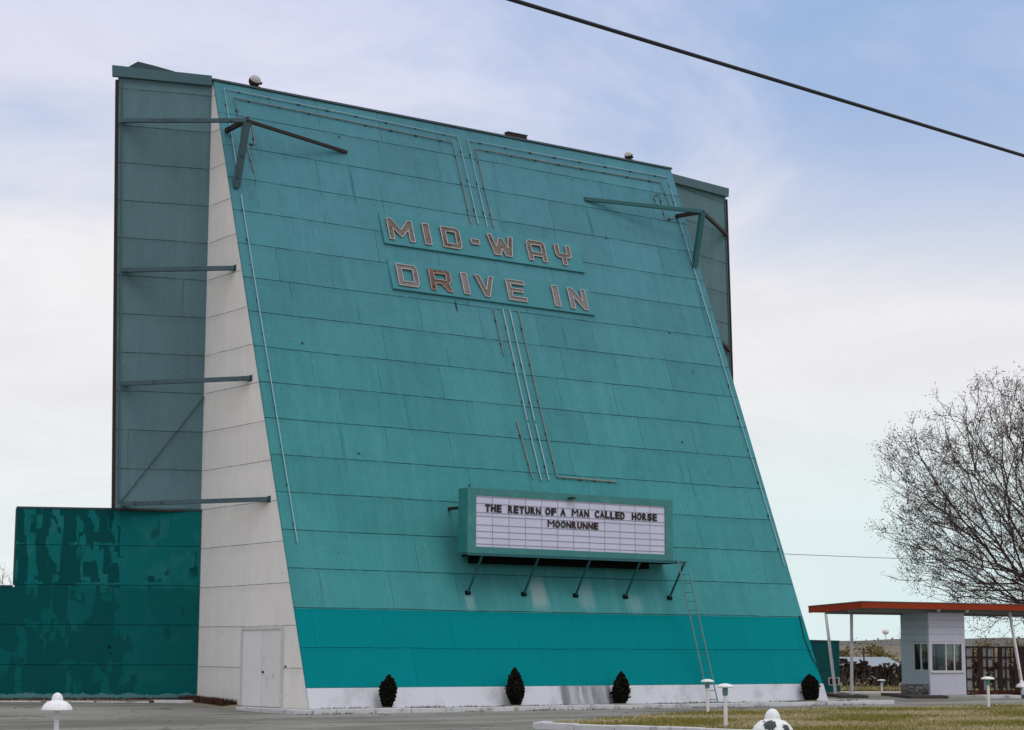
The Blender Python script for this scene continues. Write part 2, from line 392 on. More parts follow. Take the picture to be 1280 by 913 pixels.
M['gravel'] = plain('pale_gravel', (.43,.385,.33), .3, 1.5, .95, grime=(.28,.25,.21), gscale=.6)
M['hillnear'] = plain('dry_hillside', (.22,.19,.145), .6, .12, .95, .05, grime=(.10,.092,.062), gscale=.30, gth=(.47,.58))
M['hillfar'] = plain('grey_mesa', (.135,.13,.12), .4, .03, .95, .05, grime=(.09,.09,.082), gscale=.05)
M['bladeA'] = plain('green_grass_blade', (.20,.18,.045), .4, 2., .9, .1)
M['bladeB'] = plain('straw_grass_blade', (.42,.36,.22), .4, 2., .9, .1)
M['metalroof'] = plain('pale_blue_roof', (.27,.32,.35), .15, .5, .6)
M['creamwall'] = plain('cream_house_wall', (.42,.40,.36), .12, 1., .85)
M['brownroof'] = plain('brown_roof', (.10,.05,.04), .2, 1., .85)
M['tank'] = plain('white_tank_paint', (.80,.74,.72), .05, .3, .5)

# ------------------------------------------------------------------ camera (a 68 mm view from the far side of the road)
CAM = Vector((-28.54, -48.806, 1.56))
pitch = math.atan(362/2431); az = R(53.88); roll = R(.16)
vh = Vector((math.cos(az), math.sin(az), 0)); rt = Vector((math.sin(az), -math.cos(az), 0)); up = Vector((0,0,1))
F = math.cos(pitch)*vh + math.sin(pitch)*up; U0 = -math.sin(pitch)*vh + math.cos(pitch)*up
Rr = math.cos(roll)*rt + math.sin(roll)*U0; Uu = -math.sin(roll)*rt + math.cos(roll)*U0
cd = bpy.data.cameras.new('camera'); cam = bpy.data.objects.new('camera', cd); COL.objects.link(cam)
cam.matrix_world = Matrix(((Rr.x,Uu.x,-F.x,CAM.x),(Rr.y,Uu.y,-F.y,CAM.y),(Rr.z,Uu.z,-F.z,CAM.z),(0,0,0,1)))
cd.sensor_width = 36; cd.lens = 2431/1280*36; cd.clip_start = .5; cd.clip_end = 12000
S.camera = cam
def LD(lat, dep, z=0.):
    """point in the frame of the road the photograph is taken from: lat along the road, dep across it"""
    p = CAM + rt*lat + vh*dep; return Vector((p.x, p.y, z))

# ------------------------------------------------------------------ ground
def sheet(name, poly, z, mat, kind='structure'):
    o = MB().add([(p[0], p[1], z) for p in poly], [tuple(range(len(poly)))]).build(name, mat)
    if o.data.polygons[0].normal.z < 0: o.data.flip_normals()
    return tag(o, kind=kind)
sheet('ground', [(-4000,-4000),(4000,-4000),(4000,4000),(-4000,4000)], -.20, M['field'])
def hasph(x, y):
    def ss(t): t = min(1, max(0, t)); return t*t*(3-2*t)
    return -.12 + .22*ss((y-1.0)/8.)*(1-ss((x+.5)/3.))
b = MB(); xs = np.concatenate([np.arange(-80,-16,8), np.arange(-16,6,.75), np.arange(6,90,6)]); ys = np.concatenate([np.arange(-80,-4,8), np.arange(-4,14,.75), np.arange(14,22,4)])
vs = [(x,y,hasph(x,y)) for y in ys for x in xs]; nx = len(xs)
b.add(vs, [(j*nx+i, j*nx+i+1, (j+1)*nx+i+1, (j+1)*nx+i) for j in range(len(ys)-1) for i in range(nx-1)])
tag(b.build('road', M['asphalt'], smooth=False), kind='structure')

# grass island with kerb
ISL = [(-1.45,-12.75),(-.5,-11.9),(5.2,-8.4),(10.2,-6.0),(14,-5.75),(24,-6.2),(40,-8),(52,-14),(52,-34),(3.4,-34)]
def inpoly(x, y, P):
    c = False
    for i in range(len(P)):
        x1,y1 = P[i]; x2,y2 = P[i-1]
        if (y1 > y) != (y2 > y) and x < (x2-x1)*(y-y1)/(y2-y1)+x1: c = not c
    return c
sheet('grass_verge', ISL, -.03, M['turf'])
MB().prism([(p[0],p[1],-.14) for p in ISL], (0,0,.106)).build('verge_base', M['dirt'])['kind'] = 'structure'
def kerb_run(pts, w, z0, z1, name='kerb', mat='kerb', seg=1.1, jit=.012, gap=.012):
    bm_ = MB()
    for a, c in zip(pts, pts[1:]):
        a = Vector((*a,0)); c = Vector((*c,0)); L = (c-a).length; n = max(1, int(L/seg)); d = (c-a)/L; s_ = Vector((-d.y,d.x,0))
        for i in range(n):
            p = a + d*(L*i/n + gap); q = a + d*(L*(i+1)/n); jz = random.uniform(-jit, jit); js = random.uniform(-jit, jit)
            bm_.obox(p + s_*(js-w/2) + Vector((0,0,z0)), q-p, s_*w, Vector((0,0,z1-z0+jz)))
    return tag(bm_.build(name, M[mat], bevel=.02), kind='structure')
kerb_run([(3.4,-34),(-1.45,-12.75),(-.5,-11.9)], .28, -.13, .03)
kerb_run([(-.5,-11.9),(5.2,-8.4),(10.2,-6.0),(14,-5.75),(24,-6.2)], .16, -.13, -.04)
# apron round the tower
MB().box((-.42,-.5,-.15),(23.2,7.,-.004)).build('pavement', M['pave'])['kind'] = 'structure'
kerb_run([(-.52,3.3),(-.56,-.1),(-.3,-.62),(.4,-.64),(23.2,-.64)], .26, -.14, .012, seg=2.4)
# left side: dirt strip, sloping apron and broken kerb
wd = Vector((-math.cos(R(25)), math.sin(R(25)), 0)); wn = Vector((-math.sin(R(25)), -math.cos(R(25)), 0))
W0 = Vector((-.004, 7.0, 0))
dirt = MB()
for i in range(12):
    p = W0 + wd*(i*1.0-.6); q = p + wd*1.02; e = wn*(.55+random.uniform(-.08,.08))
    dirt.add([p+Vector((0,0,.15)), q+Vector((0,0,.16)), q+e+Vector((0,0,.12)), p+e+Vector((0,0,.10))], [(0,3,2,1)])
dirt.add([(-.001,3.2,.0),(-.001,7.1,.14),(-.9,6.6,.05),(-.6,3.3,-.10)], [(0,1,2,3)])
tag(dirt.build('dirt_strip', M['dirt']), kind='structure')
kb = MB()
for (t0, t1, dz, o_) in [(-.2,1.35,.14,.62),(1.5,3.1,.10,.66),(3.15,4.6,.115,.62),(4.75,6.3,.12,.66),(6.4,9.,.15,.62)]:
    p = W0 + wd*t0 + wn*o_; q = W0 + wd*t1 + wn*(o_+random.uniform(-.05,.05))
    kb.obox(Vector((p.x,p.y,-.02)), q-p, wn*.2, Vector((0,0,dz+.02)))
tag(kb.build('kerb', M['kerb'], bevel=.02), kind='structure')
# far ground right of the tower, in the frame of the road
def strip(name, l0, l1, d0, d1, z, mat): return sheet(name, [LD(l0,d0),LD(l1,d0),LD(l1,d1),LD(l0,d1)], z, mat)
strip('gravel_path', 8, 60, 87, 93.5, -.105, M['gravel'])
strip('roadside_grass', 5, 75, 93.5, 175, -.07, M['turf2'])
# hills
def hill(name, dep, l0, l1, hf, depth, mat, n=90):
    bm_ = MB(); vs = []; k = 5
    for i in range(n+1):
        l = l0 + (l1-l0)*i/n; h = hf(l)
        for j in range(k):
            t = j/(k-1); vs.append(LD(l, dep + depth*t, -.3 + (h+.3)*(math.sin(t*PI/2)**.8)))
    bm_.add(vs, [(i*k+j, (i+1)*k+j, (i+1)*k+j+1, i*k+j+1) for i in range(n) for j in range(k-1)])
    return tag(bm_.build(name, mat, smooth=True), kind='structure')
hill('hills', 900, -700, 1200, lambda l: 9.6 + .012*max(0,l-120) + .5*math.sin(l*.03) + .35*math.sin(l*.11+1), 260, M['hillfar'], 140)
hill('hillside', 420, -300, 600, lambda l: 3.9 + .006*max(0,l-60) + .35*math.sin(l*.08) + .2*math.sin(l*.31), 160, M['hillnear'], 120)

# ------------------------------------------------------------------ the screen tower
SL = .345
fn = Vector((0,-1,SL)).normalized(); ft = Vector((0,SL,1)).normalized()
def fp(x, z, off=0.): return Vector((x, SL*z, z)) + fn*off
def xr(z): return 20.66 - .90*z/20.2
tower = empty('screen_tower', (0,0,0), label='huge leaning teal drive in screen tower with cream side wall and grey wings', cat='screen tower')
T = .06
def face_slab(name, z0, z1, mat, off=0., thick=T, xl=-.012, xo=0.):
    b = MB(); b.prism([fp(xl,z0,off), fp(xr(z0)+xo,z0,off), fp(xr(z1)+xo,z1,off), fp(xl,z1,off)], -fn*thick)
    return b.build(name, mat, tower)
face_slab('front_wall', 2.872, 20.18, M['front'])
face_slab('painted_band', .588, 2.868, M['band'], .004)
face_slab('plinth', .0, .585, M['plinth'], .022, T+.02, -.03, .02)
def side_poly(x):
    g_ = .07
    return [(x, g_, 0),(x,7.05,0),(x,7.05,20.17),(x, SL*20.17+g_, 20.17)]
MB().prism(side_poly(0), (.1,0,0)).build('side_wall', M['side'], tower)
b = MB(); P0 = [(xr(0)-.02,.07,0),(xr(0)-.02,7.05,0),(xr(20.17)-.02,7.05,20.17),(xr(20.17)-.02,SL*20.17+.07,20.17)]
b.prism(P0, (-.1,0,0)).build('side_wall', M['side'], tower)
MB().prism([(.0,7.052,0),(xr(0),7.052,0),(xr(20.2),7.052,20.2),(.0,7.052,20.2)], (0,.16,0)).build('screen_face', M['white'], tower)
b = MB(); b.prism([fp(-.04,20.185,.05), fp(xr(20.2)+.05,20.185,.05), fp(xr(20.2)+.05,20.26,.05), fp(-.04,20.26,.05)], (0,.30,0))
b.build('roof_coping', M['coping'], tower)
# wings
wa = R(18)
def wing(side):
    if side < 0: o = Vector((-.003,7.1,0)); d = Vector((-math.cos(wa), math.sin(wa), 0)); L = 3.04; Lb = 2.70; zt0, zt1 = 20.36, 20.40
    else: o = Vector((xr(20)+.0,7.1,0)); d = Vector((math.cos(wa), math.sin(wa), 0)); L = 4.42; Lb = 4.95; zt0, zt1 = 20.05, 20.34
    n = Vector((d.y, -d.x, 0)) if side > 0 else Vector((-d.y, d.x, 0))     # towards the viewer
    if n.y > 0: n = -n
    st = Vector((0,0,1)); e = o + d*L; lean = d*(L-Lb)/14.3; b0 = o + d*Lb + lean*-.0; ed = (st*14.3 + d*(L-Lb))/14.3
    z0 = 6.06
    w = MB().prism([o+st*z0, b0+st*(z0+.02), e+st*(zt1-.02), o+st*(zt0-.02)], -n*.14).build('screen_wing', M['wing'], tower)
    c = MB().prism([o+d*.03+st*(zt0-.33)+n*.003, e+d*(.20 if side<0 else .02)+st*(zt1-.36)+n*.003, e+d*(.22 if side<0 else .06)+st*zt1+n*.003, o+d*.03+st*zt0+n*.003], n*.14).build('wing_cap', M['trim'], w)
    MB().obox(b0 + d*.002 + st*z0 - n*.16, d*.09, n*.20, ed*(zt1-.44-z0)).build('edge_strip', M['rust'], w)
    eb = MB(); eb.obox(b0 - d*.14 + st*(z0+.2) + n*.003, d*.05, n*.04, ed*(zt1-.7-z0))
    eb.build('edge_batten', M['trim'], w)
    MB().obox(o + d*.02 + st*(z0-.045) - n*.12, d*(Lb-.05), n*.16, st*.04).build('bottom_rail', M['rust'], w)
    return w
wing(-1); wing(1)
def brace(p, q, w=.11, h=.13, mat='steel'):
    b = MB(); b.bar(p, q, w, h)
    return b.build('brace', M[mat], tower)
NL = Vector((.2,5.04,18.45))
brace((-2.80,7.93,18.59), NL, .13, .12)
brace(NL + Vector((.02,0,-.06)), fp(.2,16.36,.03), .20, .16, 'steel'); brace(NL + Vector((0,.06,0)), fp(.17,18.39,.02), .13, .14, 'rust'); brace(NL + Vector((.05,.03,0)), fp(4.73,18.38,.02), .09, .10, 'rust')
for z, y in ((13.64,5.20),(9.98,3.98),(6.16,2.66)):
    brace((-2.36-.030*(z-6.1),7.83+.008*(z-6.1),z+.05), (-.002,y,z), .15, .13)
    fl = MB().box((-.014,y-.10,z-.10),(-.0005,y+.10,z+.10)); fl.build('flange', M['steel'], tower)
NR = Vector((19.6,4.985,18.13))
brace(fp(14.93,18.2,.02), NR, .12, .13, 'steelR'); brace(NR, fp(19.39,18.15,.02), .12, .14, 'rust'); brace(NR, fp(19.64,16.07,.03), .18, .18, 'steelR'); brace(NR, (23.96,8.42,18.42), .11, .12, 'rust')
for z in (13.6,):
    brace((24.0,8.36,z+.05), (xr(z)-.018,5.2,z), .15, .13, 'rust')
tag(MB().tube([(-2.46,7.80,6.25),(-.02,7.02,9.72)], .018, 6).build('guy_wire', M['coping'], tower))
# side door
dr = MB()
dr.box((-.05,1.60,0.0),(-.003,1.70,2.36)); dr.box((-.05,4.05,0.0),(-.003,4.15,2.36)); dr.box((-.054,1.70,2.27),(-.003,4.05,2.36))
door = MB().box((-.026,2.89,.02),(-.004,4.045,2.265)).build('door', M['door'], tower, bevel=.004)
MB().box((-.09,1.66,-.003),(-.005,4.1,.018)).build('threshold', M['pave'], door)
dr.build('door_frame', M['doorframe'], door)
d2 = MB().box((-.026,1.705,.02),(-.004,2.875,2.265)).build('door', M['doorworn'], tower, bevel=.004); d2['label'] = 'worn and stained right door leaf'
for z in (.3,1.2,2.0): MB().box((-.06,1.585,z),(-.0505,1.64,z+.10)).build('hinge', M['doorworn'], d2)
MB().box((-.05,2.70,1.0),(-.027,2.80,1.06)).tube([(-.05,2.75,1.03),(-.085,2.75,1.03)], .025, 8).build('handle', M['coping'], d2)
MB().box((-.04,1.42,1.17),(-.002,1.47,1.23)).build('latch_box', M['steel'], tower)
# streaked metal patch in the white base
b = MB(); n_ = 24
z0, z1 = .012, .575
for i in range(n_):
    xa = 9.06 + 2.04*i/n_; xb = 9.06 + 2.04*(i+1)/n_
    ha = .026 + .022*abs(math.sin(i*PI/4)); hb = .026 + .022*abs(math.sin((i+1)*PI/4))
    b.add([fp(xa,z0,ha),fp(xb,z0,hb),fp(xb,z1,hb),fp(xa,z1,ha)], [(0,1,2,3)])
b.build('metal_patch', M['sheet'], tower)['label'] = 'streaked grey corrugated patch in the white base'
# neon border tubing and conduits on the face
def neon(pts, mat, r=.026, clips=1.3):
    P_ = [fp(x,z,.055) for x,z in pts]
    cb = MB()
    cb.tube(P_, r, 6)
    for a, c in zip(P_, P_[1:]):
        L = (c-a).length; k = int(L/clips)
        for i in range(k+1):
            p = a + (c-a)*((i+.5)/(k+1)); s_ = random.uniform(.022,.045)
            cb.obox(p - fn*.054 - Vector((s_,0,0)) - ft*s_, Vector((2*s_,0,0)), ft*2*s_, fn*.05, 1)
    return cb.build('neon_tube', [M[mat], M['clip']], tower)
neon([(.40,4.79),(.34,12.0),(.32,16.1)], 'tubeW', .02); neon([(.32,16.5),(.30,19.93),(4.8,19.88),(9.62,19.80),(9.70,16.42)], 'tubeW', .02)
neon([(.95,17.0),(.62,19.66),(5.2,19.60),(9.32,19.52),(9.40,16.40)], 'tubeP', .024)
neon([(10.08,16.36),(10.02,19.74),(14.5,19.74),(19.42,19.78),(19.45,18.4)], 'tubeW', .02); neon([(19.46,18.0),(19.8,12.),(20.25,4.70)], 'tubeW', .02)
neon([(10.36,16.38),(10.29,19.45),(14.6,19.46),(18.98,19.5),(19.2,18.5)], 'tubeP', .024)
neon([(.89,19.0),(1.14,19.04),(1.15,18.03),(.91,18.05)], 'tubeP', .02, .6); neon([(18.5,18.5),(18.45,18.9),(18.8,18.95),(18.75,17.9),(19.2,18.05)], 'tubeP', .02, .6)
neon([(9.60,13.25),(9.62,11.55)], 'tubeP', .022); neon([(9.98,13.28),(10.02,9.3)], 'tubeB', .024, 2.); neon([(10.02,9.2),(10.08,7.24)], 'tubeB', .024, 2.)
neon([(10.28,13.28),(10.33,9.3)], 'tubeB', .024, 2.); neon([(10.34,9.2),(10.40,7.26)], 'tubeB', .024, 2.)
neon([(10.66,13.29),(10.70,9.4),(10.78,7.42)], 'tubeP', .022, 1.6); neon([(10.78,7.40),(13.34,7.37)], 'tubeO', .024, .7)
neon([(9.58,9.25),(9.74,7.29)], 'tubeO', .022, 1.2)
MB().tube([fp(20.36,2.92,.03),fp(20.30,2.2,.03),fp(20.42,1.5,.04),fp(20.66,.95,.05),fp(20.80,.62,.05),(20.9,.12,.42)], .018, 6).build('hanging_cable', M['cable'], tower)
# small holes and hardware on the face
for x, z in ((4.5,18.9),(15.5,16.7),(13.6,15.5),(7.1,6.9),(16.8,9.0),(3.1,7.7),(17.5,13.2),(1.7,11.2)):
    MB().obox(fp(x,z,.0005), Vector((.07,0,0)), ft*.07, fn*.02).build('bolt_head', M['clip'], tower)

# roof edge lamps
def floodlight(loc, tilt, label, rz=0., sc=1.):
    o = empty('floodlight', loc, label=label, cat='floodlight', group='floodlights on the roof edge')
    x, y, z = loc
    MB().box((x-.16,y-.10,z-.005),(x+.16,y+.10,z+.04)).tube([(x,y,z+.03),(x,y,z+.08)], .08, 8).build('bracket', M['black'], o)
    c = Vector((x,y,z+.22*sc)); ra = .20*sc
    MB().lathe([(ra*math.cos(a)+.002, ra*math.sin(a)) for a in np.linspace(-PI/2,PI/2,13)], 20, tuple(c)).build('lamp_head', M['rust'], o, smooth=True)
    mt = Matrix.Translation(c) @ Matrix.Rotation(rz,4,'Z') @ Matrix.Rotation(tilt,4,'X')
    h = MB().lathe([(ra*1.05*math.sin(a)+.001, ra*1.05*math.cos(a)) for a in np.linspace(R(72),0,9)], 20)
    h.v = [tuple(mt @ Vector(v)) for v in h.v]; h.build('lens', M['tanky'], o, smooth=True)
    MB().tube([c+Vector((ra*.8,0,-.05*sc)), c+Vector((ra*1.35,.02,-.02*sc))], .05*sc, 10).build('knob', M['rust'], o)
floodlight((1.55,7.06,20.262), R(48), 'round floodlight on the roof edge above the left truss brace')
floodlight((17.72,7.06,20.262), R(35), 'small floodlight on the roof edge near the right wing', R(-60), .8)
jb = empty('roof_box', (12.35,7.05,20.262), label='flat dark rusty box lying on the roof edge at mid span', cat='roof box')
MB().obox((11.95,6.95,20.262), (.85,0,0), (0,.22,0), (0,0,.14)).build('box_body', M['rust'], jb); MB().obox((11.92,6.93,20.404), (.91,0,0), (0,.26,0), (0,0,.03)).build('box_lid', M['coping'], jb)
fl = empty('loose_flashing', (-2.3,7.9,20.42), label='bent strip of dark flashing curling up from the left wing top', cat='flashing')
MB().prism([(-2.62,7.86,20.425),(-1.2,7.42,20.405),(-1.75,7.6,20.52),(-2.35,7.78,20.62)], (.02,.05,0)).build('metal_strip', M['coping'], fl)

# ------------------------------------------------------------------ name sign
def letter_polys(c, w, h, t):
    k = t*.55
    if c == 'I': return [[(0,0),(w,0),(w,h),(0,h)]]
    if c == '-': return [[(.05*w,0),(w-.05*w,0),(w,h*.3),(w,h),(0,h),(0,h*.3)]]
    if c == 'M': return [[(0,0),(t,0),(t,.55*h),(w/2,.16*h),(w-t,.55*h),(w-t,0),(w,0),(w,h),(w-t*.9,h),(w/2,.5*h),(t*.9,h),(0,h)]]
    if c == 'N': return [[(0,0),(t,0),(t,.60*h),(w-t,0),(w,0),(w,h),(w-t,h),(w-t,.40*h),(t,h),(0,h)]]
    if c == 'W': return [[(.16*w,0),(.40*w,0),(.5*w,.36*h),(.60*w,0),(.84*w,0),(w,h),(w-t*.95,h),(.73*w,.40*h),(.58*w,.84*h),(.42*w,.84*h),(.27*w,.40*h),(t*.95,h),(0,h)]]
    if c == 'V': return [[(w/2-.5*t,0),(w/2+.5*t,0),(w,h),(w-t,h),(w/2,.33*h),(t,h),(0,h)]]
    if c == 'E': return [[(0,0),(w,0),(w,t*.8),(t,t*.8),(t,h/2-.3*t),(w*.86,h/2-.3*t),(w*.86,h/2+.4*t),(t,h/2+.4*t),(t,h-.8*t),(w,h-.8*t),(w,h),(0,h)]]
    if c == 'D': return [[(0,0),(w-k,0),(w,k),(w,h-k),(w-k,h),(0,h)], [(t,t*.85),(t,h-t*.85),(w-t-.04,h-t*.85),(w-t,h-t),(w-t,t),(w-t-.04,t*.85)]]
    if c == 'A': return [[(0,0),(t,0),(t,.24*h),(w-t,.24*h),(w-t,0),(w,0),(w,h-k),(w-k,h),(k,h),(0,h-k)], [(t,.24*h+t*.8),(t,h-t*.85),(w-t,h-t*.85),(w-t,.24*h+t*.8)]]
    if c == 'R': return [[(0,0),(t,0),(t,.33*h),(w*.52,.33*h),(w-t,0),(w,0),(w*.86,.36*h),(w,.5*h),(w,h-k),(w-k,h),(0,h)], [(t,.33*h+t*.75),(t,h-t*.85),(w-t,h-t*.85),(w-t,.33*h+t*.75)]]
    if c == 'Y': return [[(w/2-t/2,0),(w/2+t/2,0),(w/2+t/2,.36*h),(w-k,.36*h),(w,.36*h+k),(w,h),(w-t,h),(w-t,.36*h+t*.85),(t,.36*h+t*.85),(t,h),(0,h),(0,.36*h+k),(k,.36*h),(w/2-t/2,.36*h)]]
sign = empty('name_sign', fp(9.8,14.9,0), label='two row teal wall sign with dead neon letters reading MID-WAY DRIVE IN', cat='sign')
def wedge(z0, z1):
    b = MB(); xa, xb = 5.56, 14.09
    q = [fp(xa,z0,.002), fp(xa,z0,.085), fp(xa,z1,.03), fp(xa,z1,.002)]
    b.prism(q, (xb-xa,0,0)); return b.build('backing_panel', M['namepanel'], sign)
wedge(15.13,16.27); wedge(13.50,14.58)
def sign_letter(c, x0, x1, zb, zt, mat, nmat):
    w = x1-x0; h = (zt-zb)/ft.z; t = .185; zb -= .04; x0 -= .06; x1 -= .09; w = x1-x0
    polys = letter_polys(c, w, h, t if c != 'I' else w)
    def P3(p, off): return fp(x0, zb, .01) + Vector((p[0],0,0)) + ft*p[1] + fn*off
    b = MB(); back, front = .01, .09
    flat = [p for q in polys for p in q]
    tris = tessellate_polygon([[Vector((p[0],p[1],0)) for p in q] for q in polys])
    vs = [P3(p, front) for p in flat]
    fs = []
    for tr in tris:
        a, b_, c_ = (vs[i] for i in tr)
        fs.append(tuple(tr) if (b_-a).cross(c_-a).dot(fn) > 0 else tuple(reversed(tr)))
    b.add(vs, fs)
    for q in polys:
        k = len(q); v2 = [P3(p, back) for p in q] + [P3(p, front) for p in q]
        ff = [(i,(i+1)%k,k+(i+1)%k,k+i) for i in range(k)]
        b.add(v2, ff, 0)
    lo = b.build('letter', M[mat], sign)
    nb = MB()
    for q in polys:
        k = len(q)
        for i in range(k):
            if nmat == 'neonR' and random.random() < .18: continue
            nb.tube([P3(q[i], front+.02), P3(q[(i+1)%k], front+.02)], .019, 6)
    nb.build('neon_outline', M[nmat], lo)
    return lo
for c, a, d in [('M',5.84,6.87),('I',7.27,7.56),('D',8.02,8.82),('W',9.99,11.11),('A',11.67,12.50),('Y',12.93,13.65)]:
    sign_letter(c, a, d, 15.34, 16.10, 'ltr', 'neon')
sign_letter('-', 9.24, 9.62, 15.62, 15.80, 'ltr', 'neon')
for c, a, d in [('D',5.87,6.71),('R',7.16,8.05),('I',8.49,8.76),('V',9.08,9.87),('E',10.38,11.19),('I',12.38,12.66),('N',13.09,13.89)]:
    o = sign_letter(c, a, d, 13.68, 14.44, 'ltrR' if c == 'R' else ('ltr' if c == 'V' else 'ltrP'), 'neonR' if c == 'R' else 'neon')
    if c == 'R': o['label'] = 'rusted letter R with flaked outline'

# ------------------------------------------------------------------ marquee
mq = empty('marquee_sign', (9.8,1.2,4.6), label='teal framed white letterboard naming the two films above the dark band', cat='marquee')
X0, X1, Z0, Z1, YF = 5.66, 13.97, 4.66, 6.66, .35
bx0, bx1, bz0, bz1 = 5.98, 13.64, 4.85, 6.44
MB().box((X0,YF+.06,Z0),(X1,YF+.52,Z1)).build('cabinet', M['marq'], mq, bevel=.015)
fr = MB()
fr.box((X0,YF,Z0),(bx0,YF+.058,Z1)); fr.box((bx1,YF,Z0),(X1,YF+.058,Z1)); fr.box((bx0,YF,bz1),(bx1,YF+.058,Z1)); fr.box((bx0,YF,Z0),(bx1,YF+.058,bz0))
fr.build('frame', M['marq'], mq)
MB().box((bx0+.002,YF+.03,bz0+.002),(bx1-.002,YF+.057,bz1-.002)).build('board', M['face'], mq)
rl = MB()
rows = [6.40,6.19,5.91,5.80,5.53,5.33,5.13,4.94]
for z in rows: rl.box((bx0+.003,YF+.018,z-.011),(bx1-.003,YF+.0295,z+.011))
for i in range(1,12):
    x = bx0+(bx1-bx0)*i/12; rl.box((x-.009,YF+.022,bz0+.004),(x+.009,YF+.0296,bz1-.004))
rl.build('letter_rail', M['rail'], mq)
def font_mesh(ch):
    cu = bpy.data.curves.new('glyph', 'FONT'); cu.body = ch; cu.size = 1.; cu.extrude = .02; cu.offset = .0 if ch in 'MW' else .026 if ch == 'N' else (.036 if ch in 'RA' else .046)
    ob = bpy.data.objects.new('glyph', cu); COL.objects.link(ob)
    bpy.context.view_layer.update()
    me = bpy.data.meshes.new_from_object(ob.evaluated_get(bpy.context.evaluated_depsgraph_get()))
    bpy.data.objects.remove(ob); bpy.data.curves.remove(cu)
    return me
glyphs = {}
def marquee_word(word, x0, x1, zb, zt, mats=None):
    n = len(word); gap = .035
    adv = {'I':.45,'M':1.4,'W':1.4}
    wt = [adv.get(c,1.) for c in word]; unit = (x1-x0-gap*(n-1))/sum(wt); x = x0
    for i, c in enumerate(word):
        if c not in glyphs:
            glyphs[c] = font_mesh(c)
        src = glyphs[c]; co = np.zeros(len(src.vertices)*3); src.vertices.foreach_get('co', co); co = co.reshape(-1,3)
        mn, mx = co.min(0), co.max(0); w = unit*wt[i]; jz = random.uniform(-.008,.008)
        nc = np.zeros_like(co)
        nc[:,0] = x + (co[:,0]-mn[0])/(mx[0]-mn[0])*w
        nc[:,2] = zb + jz + (co[:,1]-mn[1])/(mx[1]-mn[1])*(zt-zb)
        nc[:,1] = YF + .012 - (co[:,2]-mn[2])/(mx[2]-mn[2])*.012
        b = MB(); b.add(nc.tolist(), [tuple(p.vertices) for p in src.polygons])
        b.build('letter', M[(mats or {}).get(i,'char')], mq)
        x += w + gap
for w, a, d in [('THE',6.33,6.95),('RETURN',7.21,8.48),('OF',8.66,9.10),('A',9.26,9.48),('MAN',9.73,10.42),('CALLED',10.67,11.91),('HORSE',12.22,13.29)]:
    marquee_word(w, a, d, 5.935, 6.17)
marquee_word('MOONRUNNE', 8.76, 10.81, 5.555, 5.775, {4:'charR',5:'charR',6:'charR',7:'charR'})
MB().lathe([(.02,.0),(.13,.0),(.13,.03),(.02,.06)], 16, (9.65,YF-.10,6.50)).box((9.62,YF-.06,6.50),(9.68,YF-.001,6.54)).build('lamp', M['rust'], mq)
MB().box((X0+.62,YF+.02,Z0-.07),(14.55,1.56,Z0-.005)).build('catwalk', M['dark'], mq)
MB().box((X0+.80,YF+.62,Z0-.27),(13.45,1.46,Z0-.072)).build('shade_block', M['dark'], mq)  # near-black block added to stand in for the shadow below the sign
MB().box((X0-.02,YF-.02,Z0-.085),(14.56,YF+.018,Z0-.004)).build('catwalk_lip', M['rod'], mq)
for x in (6.25,8.42,10.50,12.585,14.50):
    q = fp(x,3.45,.02); 
    bo = MB().bar((x,YF+.05,Z0-.072), q, .05, .06).build('bracket', M['rod'], mq)
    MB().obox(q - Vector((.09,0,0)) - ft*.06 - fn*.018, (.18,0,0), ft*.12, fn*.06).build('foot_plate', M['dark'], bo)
for x in (6.7,13.3):
    for z in (4.9,6.2):
        MB().bar((x,YF+.5,z), (x,SL*z+.02,z), .09, .09).build('standoff', M['rust'], mq)
MB().bar((X0+.50,YF+.5,6.12),(X0+.50,SL*6.12+.02,6.12),.09,.09).build('stub_beam', M['rust'], mq)

# ladder
ld = empty('ladder', (15.2,-.15,0), label='thin metal ladder leaning from the marquee catwalk down to the pavement', cat='ladder')
La, Lb = Vector((14.08,.26,4.72)), Vector((15.0,-.2,.012)); off = Vector((.38,0,.02))
M['ladder'] = plain('weathered_ladder_metal', (.16,.26,.25), .3, 6., .6)
MB().tube([La, Lb], .022, 6).build('rail', M['ladder'], ld); MB().tube([La+off*1. + (Lb-La)*.10, Lb+off], .022, 6).build('rail', M['ladder'], ld)
for i in range(16):
    p = La + (Lb-La)*(.05 + .93*i/15); MB().tube([p, p+off], .013, 6).build('rung', M['rod'], ld)

# ------------------------------------------------------------------ walls either side
dw = empty('boundary_wall', W0, label='dark teal patch painted stepped wall joining the left of the tower', cat='wall')
def wall_seg(t0, t1, z0, z1, z0b=None):
    a = W0 + wd*t0; c = W0 + wd*t1; st = Vector((0,0,1))
    return MB().prism([a+st*z0, c+st*z0, c+st*z1, a+st*z1], -wn*.14)
wall_seg(.02,5.71,0,6.04).build('tall_panel', M['darkwall'], dw)
wall_seg(5.712,12.,0,3.60).build('low_panel', M['darkwall'], dw)
cp = MB(); a = W0 + wd*.02 + wn*.02; cp.obox(a+Vector((0,0,6.043)), wd*5.72, -wn*.18, Vector((0,0,.06))); a = W0 + wd*5.76 + wn*.02; cp.obox(a+Vector((0,0,3.603)), wd*6.2, -wn*.18, Vector((0,0,.05)))
a = W0 + wd*5.712 + wn*.012; cp.obox(a+Vector((0,0,3.66)), wd*.05, -wn*.17, Vector((0,0,2.38)))
cp.build('wall_coping', M['coping'], dw)
rd = Vector((math.cos(R(27.7)), math.sin(R(27.7)), 0)); rn = Vector((rd.y,-rd.x,0))
rw0 = Vector((20.75,7.25,0))
